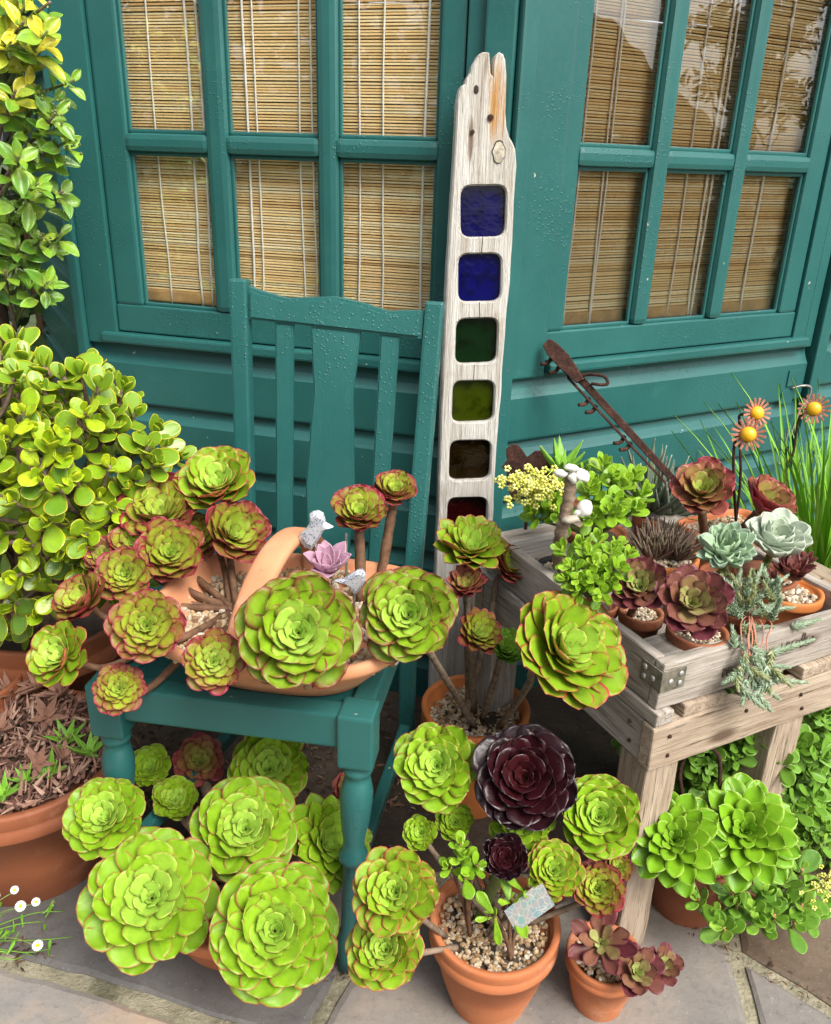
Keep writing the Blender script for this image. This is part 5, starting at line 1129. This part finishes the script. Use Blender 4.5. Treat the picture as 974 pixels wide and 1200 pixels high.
shoots_px('paddle_plant', b4, 'bushy bright green paddle leaved succulent hanging over the crate side', 'succulent', [(x, y, 23, Y, f, dx, 5, a) for x, y, Y, f, dx, a in [(690, 660, 1.06, .4, -.1, .4), (685, 650, 1.07, .3, -.2, .4), (705, 668, 1.04, .6, .1, .5), (682, 682, 1.03, .8, -.2, .6), (712, 685, 1.03, .8, .2, .6), (695, 668, 1.045, .6, 0, .4), (718, 650, 1.08, .3, .2, .5), (670, 682, 1.035, .8, -.5, .7), (712, 655, 1.06, .35, .2, .5), (675, 670, 1.04, .6, -.5, .6), (695, 680, 1.03, .7, -.1, .5), (720, 672, 1.03, .6, .3, .6), (680, 692, 1.03, .8, -.4, .7), (705, 698, 1.02, .9, 0, .7), (728, 660, 1.07, .4, .4, .6), (700, 645, 1.09, .2, 0, .4), (665, 655, 1.07, .4, -.5, .7)]], 'pad', 'paddle', M['stem_green'])
b5 = crate_pot(655, 662, 25, .06, M['black_plastic'], 'black plastic pot of pale gravel holding the shell topped stick', 'white_gravel', 35, ps=.0045, soil=.94)
b6 = crate_pot(700, 622, 36, .06, M['terra_damp'], 'terracotta pot under the glossy green jade at the crate back', None, 36)
shoots_px('jade_bush', b6, 'glossy bright green round leaved jade behind the shell topped stick', 'succulent', [(x, y, 26, Y, f, dx, 5, a) for x, y, Y, f, dx, a in [(715, 570, 1.25, .5, .1, .4), (700, 575, 1.24, .5, -.2, .5), (735, 570, 1.26, .4, .3, .5), (720, 595, 1.21, .7, .2, .5), (650, 605, 1.24, .6, -.1, .9), (705, 560, 1.26, .3, .0, .4), (725, 580, 1.24, .4, .2, .4), (690, 585, 1.23, .5, 0, .5), (735, 605, 1.21, .5, .4, .6), (712, 605, 1.2, .7, .1, .5), (695, 610, 1.2, .8, -.1, .6), (650, 598, 1.26, .4, -.1, .8), (632, 608, 1.24, .6, -.5, .9), (665, 580, 1.3, .3, 0, .7), (742, 590, 1.24, .3, .5, .6), (660, 610, 1.22, .6, 0, .8), (682, 572, 1.3, .2, 0, .6)]], 'pad', 'paddle', M['stem_green'])
b7 = crate_pot(660, 590, 28, .06, M['terra_damp'], 'terracotta pot of the small green aloe at the crate back corner', None, 37)
C = aty(660, 540, 1.34); p = thing('aloe_plant', b7, 'small bright green toothed aloe above the round leaved jade', 'succulent'); rosette(p, C - Vector((0, 0, .02)), .055, (0, -.25, 1), 'aloe', 'spike', N=14, nb=4, a0=78, a1=28, seed=81); stem_to(p, b7, C - Vector((0, 0, .02)), (0, 0, 1), .05, (.008, .009), M['stem_green'])
flower_spray('sedum_flower', aty(650, 600, 1.24), aty(622, 570, 1.21), 'pale lime yellow flower head beside the rusty metal cut out', 130, (.021, .012, .015), 7, size=.0042)
b8 = crate_pot(768, 600, 30, .055, M['terra_damp'], 'terracotta pot of grey banded aloe beside the leaning rusty bar', None, 38)
spiky('grey_aloe', b8, 'grey green spiky aloe with pale banded leaves below the rusty bar', b8 + Vector((0, 0, .012)), .105, 'grey_aloe', 'thin', 30, 90, extra=[(.025, -.01, .8), (-.025, .005, .9)], a1=30, wid=1.3)
b9 = crate_pot(793, 700, 16, .045, M['terra_damp'], 'tiny pot between the two wine purple rosettes and the pale echeveria', None, 39)
spiky('haworthia', b9, 'small banded haworthia tuft beside the pale green echeveria', b9 + Vector((0, 0, .006)), .036, 'grey_aloe', 'thin', 26, 95, extra=[(.03, .02, .9), (-.02, .012, .7)], a1=30, wid=1.6)
# long trough
trc = atz(850, 612, CZF + .075); trc.z = CZF; TRF = frame(trc, ex_, ey_, Z3)
tro = thing('terracotta_trough', trc, 'terracotta trough with gravel and two red aeoniums at the crate back', 'planter'); n = 48; vs, fs = [], []
for k_, z in [(.84, 0), (.92, .04), (.97, .062), (1.0, .063), (1.0, .075), (.93, .075), (.91, .066), (.90, .062)]:
    for i in range(n): x, y = sup(.088, .046, 2 * math.pi * i / n, 5); vs.append((x * k_, y * (k_ * 1.0 if k_ > .95 else k_ * .98), z))
for j in range(7):
    for i in range(n): i2 = (i + 1) % n; fs.append((j * n + i, j * n + i2, (j + 1) * n + i2, (j + 1) * n + i))
fs.append(tuple(range(n - 1, -1, -1))); fs.append(tuple(7 * n + i for i in range(n)))
obj('body', mesh('body', vs, fs, M['terra'], True), M['terra'], tro, TRF)
gravel(tro, trc, lambda x, y: (lambda q: abs(q.x) < .074 and abs(q.y) < .034)(TRF.to_3x3().inverted() @ Vector((x, y, 0))), trc.z + .064, 420, .0042, M['gravel'], 5, .09)
tb = trc + Vector((0, 0, .064))
plant_px('aeonium', tb - ex_ * .03, 'red and green aeonium rosette in front of the leaning rusty bar', 'succulent', [(823, 578, 40, 1.30, .55, -.02, 'rosy', dict(N=40, nb=12, a1=10, kind='aeo'))], (.008, .007), M['stem'])
plant_px('aeonium', tb + ex_ * .05, 'half closed crimson aeonium below the metal daisies', 'succulent', [(890, 597, 34, 1.33, .40, .35, 'rosy', dict(N=34, nb=9, a1=30, kind='aeo'))], (.008, .007), M['stem'])
b10 = crate_pot(852, 672, 31, .058, M['terra_damp'], 'terracotta pot holding the pale mint echeveria', None, 41)
plant_px('echeveria', b10, 'pale mint green echeveria rosette in the middle of the crate', 'succulent', [(850, 652, 37, 1.16, .45, -.05, 'glaucous', dict(N=64, nb=18, a1=20, kind='eche_r', wid=.72))], (.006, .006), M['stem_green'])
b11 = crate_pot(897, 672, 36, .058, M['terra_damp'], 'terracotta pot holding the white grey echeveria', None, 42)
plant_px('echeveria', b11, 'powdery white grey echeveria with thick leaves next to the grass', 'succulent', [(907, 640, 42, 1.23, .40, .12, 'white', dict(N=44, nb=12, a1=14, kind='eche_r', wid=1.0))], (.006, .006), M['stem_green'])
b12 = crate_pot(925, 690, 39, .055, M['terra_bright'], 'terracotta pot of dark red star echeveria at the crate right side', 'white_gravel', 43, ps=.004)
plant_px('echeveria', b12, 'dark chocolate red star shaped echeveria', 'succulent', [(928, 676, 28, 1.19, .3, .1, 'dark_red', dict(N=22, nb=5, a1=26, kind='eche', wid=.8)), (905, 683, 16, 1.175, .3, -.2, 'dark_red', dict(N=16, nb=4, a1=26, kind='eche', wid=.8)), (940, 660, 16, 1.22, .3, .2, 'dark_red', dict(N=16, nb=4, a1=26, kind='eche', wid=.8))], stems=False)
b13 = crate_pot(868, 712, 30, .05, M['terra_damp'], 'terracotta pot of the trailing blue sedum at the crate front', None, 44)
# trailing blue sedum
bsd = thing('blue_sedum', b13, 'trailing blue green needle leaved sedum hanging over the crate front', 'succulent'); rs = random.Random(3)
NEED = ([(-.16, 0, 0), (.16, 0, 0), (0, .3, .16), (0, .3, -.14), (0, 1, 0), (-.17, .45, 0), (.17, .45, 0)], [(0, 1, 2), (1, 0, 3), (0, 2, 5), (1, 6, 2), (2, 4, 5), (2, 6, 4), (3, 5, 4), (3, 4, 6), (0, 5, 3), (1, 3, 6)])
def sprig(p0, p1, mat, ln=.0085, dens=1.0, droop=.0):
    ln *= 1.35
    a, b = Vector(p0), Vector(p1); m = a.lerp(b, .5) + Vector((0, 0, droop)); P = catmull([a, m, b], 10); A = Acc(); tot = (b - a).length; n = int(tot / .00055 * dens)
    for i in range(n):
        f = (i + .5) / n; q = f * (len(P) - 1); j = min(int(q), len(P) - 2); p = P[j].lerp(P[j + 1], q - j); t = (P[j + 1] - P[j]).normalized(); x = t.orthogonal().normalized(); y = t.cross(x)
        F = frame(p, x, y, t) @ Matrix.Rotation(i * 2.4, 4, 'Z') @ Matrix.Rotation(RAD(38 + 30 * f + rs.uniform(-10, 10)), 4, 'X'); s = ln * (1 - .45 * f) * rs.uniform(.8, 1.15); A.add(NEED[0], NEED[1], F @ Matrix.Diagonal((s * 1.15, s, s * 1.15, 1)))
    o = obj('sprig', A.build('sprig', mat, False), mat, bsd, kind='stuff')
    tube('stem', [a, m, b], .0011, M['stem_pink'], o, 5, 5)
def sp(x0, y0, Y0, x1, y1, Y1, mat='sedum_blue', **k): sprig(aty(x0, y0, Y0), aty(x1, y1, Y1), M[mat], **k)
for v in [(858, 690, 1.10, 838, 672, 1.12), (862, 695, 1.10, 868, 668, 1.12), (880, 695, 1.10, 893, 663, 1.14), (885, 705, 1.09, 905, 680, 1.12), (890, 700, 1.09, 922, 675, 1.13), (870, 715, 1.07, 892, 700, 1.06), (880, 720, 1.07, 915, 705, 1.08), (895, 715, 1.07, 930, 712, 1.08), (860, 715, 1.07, 850, 690, 1.08), (868, 722, 1.06, 860, 708, 1.03), (900, 700, 1.09, 912, 685, 1.09), (875, 700, 1.08, 880, 680, 1.09), (845, 700, 1.09, 832, 690, 1.08), (850, 722, 1.06, 838, 735, 1.03)]: sp(*v)
for v in [(850, 690, 1.11, 845, 675, 1.12), (868, 690, 1.10, 852, 668, 1.13), (876, 690, 1.10, 880, 668, 1.13), (884, 712, 1.07, 878, 702, 1.06), (852, 705, 1.08, 845, 700, 1.06), (890, 720, 1.06, 905, 722, 1.05), (870, 730, 1.04, 874, 742, 1.02), (880, 740, 1.03, 886, 760, .99)]: sp(*v, mat='sedum_olive', ln=.0075)
for v in [(868, 735, 1.035, 905, 735, 1.03), (862, 745, 1.02, 872, 762, .985), (895, 768, 1.00, 952, 750, 1.03), (872, 775, .985, 868, 800, .965), (870, 785, .975, 848, 800, .955), (885, 778, .985, 925, 782, .985), (880, 790, .975, 890, 822, .955), (888, 800, .97, 912, 818, .97), (875, 795, .97, 870, 825, .95), (890, 795, .975, 945, 800, .985), (862, 760, .99, 858, 735, 1.01), (880, 760, .99, 902, 770, .985), (868, 805, .96, 895, 830, .95), (885, 810, .96, 903, 832, .955), (928, 735, 1.05, 960, 726, 1.07), (866, 770, .985, 880, 790, .965), (895, 785, .98, 910, 792, .975)]: sp(*v)
for v in [(872, 765, .985, 878, 785, .972), (885, 765, .985, 892, 790, .97), (878, 780, .98, 884, 800, .968), (868, 780, .975, 866, 795, .965), (892, 772, .985, 898, 785, .98)]: sp(*v, mat='sedum_olive', ln=.007)
for i in range(26):
    x, y = rs.uniform(838, 915), rs.uniform(685, 722); Y = 1.115 - (y - 685) * .0017; sp(x, y + 6, Y, x + rs.uniform(-14, 16), y - rs.uniform(8, 22), Y + rs.uniform(-.02, .03), mat=rs.choice(('sedum_blue', 'sedum_olive', 'sedum_blue')))
for i in range(10):
    x, y = rs.uniform(855, 905), rs.uniform(770, 812); Y = .985 - (y - 770) * .0006; sp(x, y - 8, Y, x + rs.uniform(-22, 24), y + rs.uniform(2, 20), Y - .012, mat=rs.choice(('sedum_blue', 'sedum_olive', 'sedum_blue')))
for i in range(8):
    x = rs.uniform(868, 905); tube('stem', [b13 + Vector((rs.uniform(-.015, .02), rs.uniform(-.02, .01), .004)), aty(x, 728, 1.045), aty(x + rs.uniform(-6, 6), 750, 1.005), aty(x + rs.uniform(-12, 8), 780, .975)], .0011, M['stem_pink'], bsd, 5, 5)
# stick with shells
stick = thing('shell_stick', b5, 'gnarled grey stick topped with white shells in the black pot', 'ornament')
tube('stick', [b5 - Vector((0, 0, .01)), aty(657, 630, 1.155), aty(662, 605, 1.15), aty(668, 575, 1.15), aty(667, 555, 1.15)], (.0105, .0085), M['stem_grey'], stick, 12, 8, .12)
def shell(c, s, mat, seed):
    r = random.Random(seed); vs = [Vector(v) * (1 + .35 * mnoise.noise(Vector(v) * 1.6 + Vector((seed, 0, 0)))) for v in ICO2[0]]
    obj('shell', mesh('shell', vs, ICO2[1], mat, True), mat, stick, Matrix.Translation(c) @ rot_rand(r) @ Matrix.Diagonal((s, s * .8, s * .55, 1)))
for i, (x, y, s) in enumerate([(657, 555, .011), (682, 557, .012), (670, 548, .011), (685, 596, .015), (677, 602, .008), (672, 560, .010)]): shell(aty(x, y, 1.14), s, M['white_ceramic'], i)
shell(aty(668, 609, 1.135), .013, M['knot_grey'], 11)
# rusty metal cut-out
pl = [(588, 548), (594, 540), (593, 527), (600, 521), (608, 522), (614, 530), (618, 536), (627, 529), (636, 528), (645, 534), (653, 541), (657, 550), (654, 562), (640, 575), (600, 585), (594, 570), (594, 553)]
cut = thing('rust_cutout', aty(622, 590, 1.37), 'flat rusty metal cut out with two rounded lobes behind the flower head', 'ornament'); f_ = [aty(x, y, 1.37) for x, y in pl]; k = len(f_)
obj('plate', mesh('plate', f_ + [v + Vector((0, .003, 0)) for v in f_], [tuple(range(k)), tuple(range(2 * k - 1, k - 1, -1))] + [(i, k + i, k + (i + 1) % k, (i + 1) % k) for i in range(k)], M['rust']), M['rust'], cut)
q0 = aty(620, 575, 1.372); tube('stake', [q0, Vector((q0.x, q0.y, CZF + .0))], .003, M['rust'], cut, 6, 2)

# ================================================================ LEANING RUSTY BAR
bar = thing('rusty_bar', aty(792, 566, 1.42), 'old rusty iron bar with ring and hooks leaning on the teal wall', 'iron bar')
t0, t1 = onpl(648, 412, K + nB * .030, nB), aty(796, 572, 1.43); bd = (t1 - t0).normalized(); vw = (CP - t0).normalized(); bw = bd.cross(vw).normalized(); bn = bw.cross(bd); bn = bn if bn.dot(vw) > 0 else -bn
bl = (t1 - t0).length
def bar_piece(name, outline, d0_, d1_, parent=bar):
    outline = [(a, b * 1.08) for a, b in outline]
    bm = bmesh.new(); f = [bm.verts.new(t0 + bd * a + bw * b + bn * d1_) for a, b in outline]; g = [bm.verts.new(t0 + bd * a + bw * b + bn * d0_) for a, b in outline]; k = len(f); bm.faces.new(f); bm.faces.new(g[::-1])
    for i in range(k): bm.faces.new((f[i], g[i], g[(i + 1) % k], f[(i + 1) % k]))
    bmesh.ops.recalc_face_normals(bm, faces=bm.faces[:]); bmesh.ops.bevel(bm, geom=bm.edges[:], offset=.0012, segments=1, affect='EDGES'); return obj(name, bm_mesh(name, bm, M['rust']), M['rust'], parent)
bar_piece('flat_bar', [(0, -.010), (bl, -.0085), (bl, .0035), (.10, .004), (0, .006)], -.004, .004)
bar_piece('head', [(-.022, -.008), (-.016, -.013), (.0, -.0155), (.03, -.0165), (.06, -.012), (.085, -.0075), (.08, .007), (.04, .011), (0, .011), (-.02, .006)], .004, .012)
bar_piece('flange', [(.05, .009), (bl, .0085), (bl, .0125), (.06, .014)], -.014, .002)
def bp(a, b, d): return t0 + bd * a + bw * b + bn * d
sgnb = -1
tube('ring', [bp(.075, -.008, .006), bp(.088, -.024, .012), bp(.108, -.038, .012), bp(.122, -.034, .012), bp(.116, -.024, .012), bp(.10, -.012, .006)], .0032, M['rust'], bar, 7)
for a in (.005, .028, .115, .135, .215, .232): tube('hook', [bp(a, .008, -.006), bp(a + .004, .022, -.004), bp(a - .002, .032, .004)], (.0042, .0036), M['rust'], bar, 7, 4)

# ================================================================ METAL DAISIES
def metal_daisy(x, y, r, Y, foot, label, face=(0, 0)):
    C = aty(x, y, Y); R = rad_px(r, C); z = ((CP - C).normalized() + Vector((face[0], 0, face[1]))).normalized(); xx = z.orthogonal().normalized(); F = frame(C, xx, z.cross(xx), z)
    d = thing('metal_daisy', foot, label, 'ornament', 'metal daisies'); n = 17
    dm = lathe_mesh('dome', [(R * .44, 0), (R * .45, .002), (R * .40, .005), (R * .28, .0085), (R * .12, .0102), (.0004, .0105)], M['yellow'], 24, close=False); obj('dome', dm, M['yellow'], d, F)
    me = rounded_box('petal', R * .155, R * .62, .0022, .0007, M['copper'])
    for i in range(n): obj('petal', me, M['copper'], d, F @ Matrix.Rotation(2 * math.pi * i / n, 4, 'Z') @ Matrix.Translation((0, R * .68, 0)) @ Matrix.Rotation(.15, 4, 'X'))
    obj('back_plate', lathe_mesh('back_plate', [(R * .46, -.0016), (R * .46, -.0003)], M['copper'], 20), M['copper'], d, F)
    return d, C, z
d, C, z = metal_daisy(877, 509, 20, 1.36, tb + ex_ * .02, 'rusty metal daisy with yellow dome, the lower of the overlapping pair')
tube('rod', [C - z * .002, C - z * .012 + Vector((-.012, 0, .004)), aty(861, 520, 1.37), aty(860, 560, 1.37), tb + ex_ * .03], .0026, M['rust'], d, 7, 5)
d, C, z = metal_daisy(887, 484, 18, 1.40, tb + ex_ * .04, 'rusty metal daisy with yellow dome turned aside behind its pair', (.55, 0))
tube('rod', [C - z * .002, aty(885, 487, 1.41), aty(868, 486, 1.41), aty(867, 500, 1.41), aty(868, 560, 1.41), tb + ex_ * .045 + ey_ * .015], .0026, M['rust'], d, 7, 5)
d, C, z = metal_daisy(954, 479, 18, 1.62, Vector((.83, 1.6, .27)), 'rusty metal daisy with yellow dome standing in the grass by the door latch', (-.1, .1))
tube('rod', [C - z * .002, C - z * .01, aty(937, 490, 1.63), aty(930, 530, 1.63), aty(920, 570, 1.63), Vector((.83, 1.6, .27))], .0026, M['rust'], d, 7, 5)

# ================================================================ SILVER BIRDS
def m_bird():
    t = NT('printed_silver'); v = t.coord('Object'); a = t.vor(v, 330); b = t.noise(v, 90, 2); col = t.mix(t.sstep(a, .25, .45, 1, 0), (.46, .48, .52), (.09, .12, .20)); col = t.mix(t.sstep(b, .52, .6, 0, .7), col, (.52, .53, .55)); return t.pbr(col, .4, .5, None, .25)
M['bird'] = m_bird()
def bird(outline, Y, label, foot):
    """flat cut-out bird on a stake, thickened and domed"""
    P = [aty(x, y, Y) for x, y in outline]; c = sum(P, Vector()) / len(P); F = Matrix.Translation(c); k = len(P); fr = [p - c for p in P]
    vs = [v + Vector((0, -.0015, 0)) for v in fr] + [v * .72 + Vector((0, -.006, 0)) for v in fr] + [v + Vector((0, .0015, 0)) for v in fr] + [v * .72 + Vector((0, .006, 0)) for v in fr]
    fs = [(i, (i + 1) % k, k + (i + 1) % k, k + i) for i in range(k)] + [tuple(k + i for i in range(k))] + [(2 * k + i, 3 * k + i, 3 * k + (i + 1) % k, 2 * k + (i + 1) % k) for i in range(k)] + [tuple(3 * k + i for i in range(k - 1, -1, -1))] + [(i, 2 * k + i, 2 * k + (i + 1) % k, (i + 1) % k) for i in range(k)]
    b = thing('bird_ornament', foot, label, 'ornament'); obj('body', mesh('body', vs, fs, M['bird']), M['bird'], b, F)
    e = c + Vector((0, -.0075, 0)); return b, c
bo = [(363, 602), (367, 599), (373, 598), (379, 601), (381, 607), (382, 612), (391, 617), (380, 620), (376, 628), (371, 636), (364, 645), (361, 642), (357, 641), (350, 631), (352, 625), (358, 620), (363, 613)]
b, c = bird(bo, 1.10, 'silver patterned bird ornament perched by the trug handle', Vector((-.16, 1.12, TZ)))
tube('stake', [c + Vector((0, .002, -.01)), Vector((c.x + .003, 1.12, TZ - .01))], .0018, M['steel'], b, 6, 2)
bo = [(392, 680), (403, 678), (412, 672), (418, 668), (425, 667), (429, 672), (429, 679), (425, 686), (420, 693), (416, 697), (412, 692), (408, 686), (402, 683)]
b, c = bird(bo, 1.03, 'silver patterned bird ornament between the two large lime rosettes', Vector((-.085, 1.05, TZ)))
tube('stake', [c + Vector((0, .002, -.005)), Vector((c.x, 1.05, TZ - .01))], .0018, M['steel'], b, 6, 2)
mk = thing('metal_marker', Vector((-.098, 1.13, TZ)), 'thin pale metal plant marker beside the tall aeonium stem', 'plant marker')
obj('strip', rounded_box('strip', .004, .0012, .085, .0004, M['steel']), M['steel'], mk, Matrix.Translation(aty(406, 655, 1.12)))

# ================================================================ WHITE DAISIES BY THE BIG POT
M['daisy_yellow'] = m_plain('daisy_eye', (.72, .50, .02), .7, .2)
dz = thing('fleabane_daisies', Vector((-.68, .93, 0)), 'small white daisies on thin stems growing from the paving crack', 'flower')
me_p = mesh('petal', [(-.22, .25, 0), (.22, .25, 0), (.26, .8, .04), (0, 1, .0), (-.26, .8, .04)], [(0, 1, 2, 3, 4)], M['petal'])
me_e = lathe_mesh('eye', [(.36, 0), (.34, .10), (.2, .2), (.001, .24)], M['daisy_yellow'], 12, close=False)
for x, y, r, z in [(17, 1043, 5, .085), (24, 1062, 6.5, .065), (42, 1057, 5.2, .06), (44, 1108, 6.5, .045), (-6, 1050, 6, .07)]:
    C = atz(x, y, z); R = rad_px(r, C); ax = (axis_of(C, .75)); xx = ax.orthogonal().normalized(); F = frame(C, xx, ax.cross(xx), ax) @ Matrix.Scale(R, 4); fl = obj('flower', me_e, None, dz, F)
    for i in range(18): obj('petal', me_p, None, fl, F @ Matrix.Rotation(i * .349, 4, 'Z') @ Matrix.Diagonal((.5, 1, 1, 1)))
    tube('stem', [Vector((-.70, .92, .0)), Vector((-.68, .93, .03)).lerp(C, .6), C - ax * .012, C - ax * .002], .0009, M['stem_green'], dz, 5, 5)
rs = random.Random(2); A = Acc()
for i in range(26):
    p = atz(rs.uniform(-20, 60), rs.uniform(1065, 1120), rs.uniform(.004, .03)); A.add(LD['loose'][i % 4][0], LD['loose'][i % 4][1], Matrix.Translation(p) @ rot_rand(rs) @ Matrix.Diagonal((.012, .02, .012, 1)), LD['loose'][i % 4][2])
for tip in ((75, 1068), (85, 1098), (60, 1112), (30, 1120), (50, 1080)): vs_, fs_ = tube_data([Vector((-.69, .925, .004)), atz((tip[0] - 20) * .6, tip[1] + 4, .03), atz(*tip, .02)], (.0009, .0006), 4, 5); A.add(vs_, fs_, Matrix.Identity(4))
obj('greenery', A.build('greenery', L['grass']), L['grass'], dz, kind='stuff', color=(.6, .5, 0, 1))

# ================================================================ LITTER ON THE PAVING
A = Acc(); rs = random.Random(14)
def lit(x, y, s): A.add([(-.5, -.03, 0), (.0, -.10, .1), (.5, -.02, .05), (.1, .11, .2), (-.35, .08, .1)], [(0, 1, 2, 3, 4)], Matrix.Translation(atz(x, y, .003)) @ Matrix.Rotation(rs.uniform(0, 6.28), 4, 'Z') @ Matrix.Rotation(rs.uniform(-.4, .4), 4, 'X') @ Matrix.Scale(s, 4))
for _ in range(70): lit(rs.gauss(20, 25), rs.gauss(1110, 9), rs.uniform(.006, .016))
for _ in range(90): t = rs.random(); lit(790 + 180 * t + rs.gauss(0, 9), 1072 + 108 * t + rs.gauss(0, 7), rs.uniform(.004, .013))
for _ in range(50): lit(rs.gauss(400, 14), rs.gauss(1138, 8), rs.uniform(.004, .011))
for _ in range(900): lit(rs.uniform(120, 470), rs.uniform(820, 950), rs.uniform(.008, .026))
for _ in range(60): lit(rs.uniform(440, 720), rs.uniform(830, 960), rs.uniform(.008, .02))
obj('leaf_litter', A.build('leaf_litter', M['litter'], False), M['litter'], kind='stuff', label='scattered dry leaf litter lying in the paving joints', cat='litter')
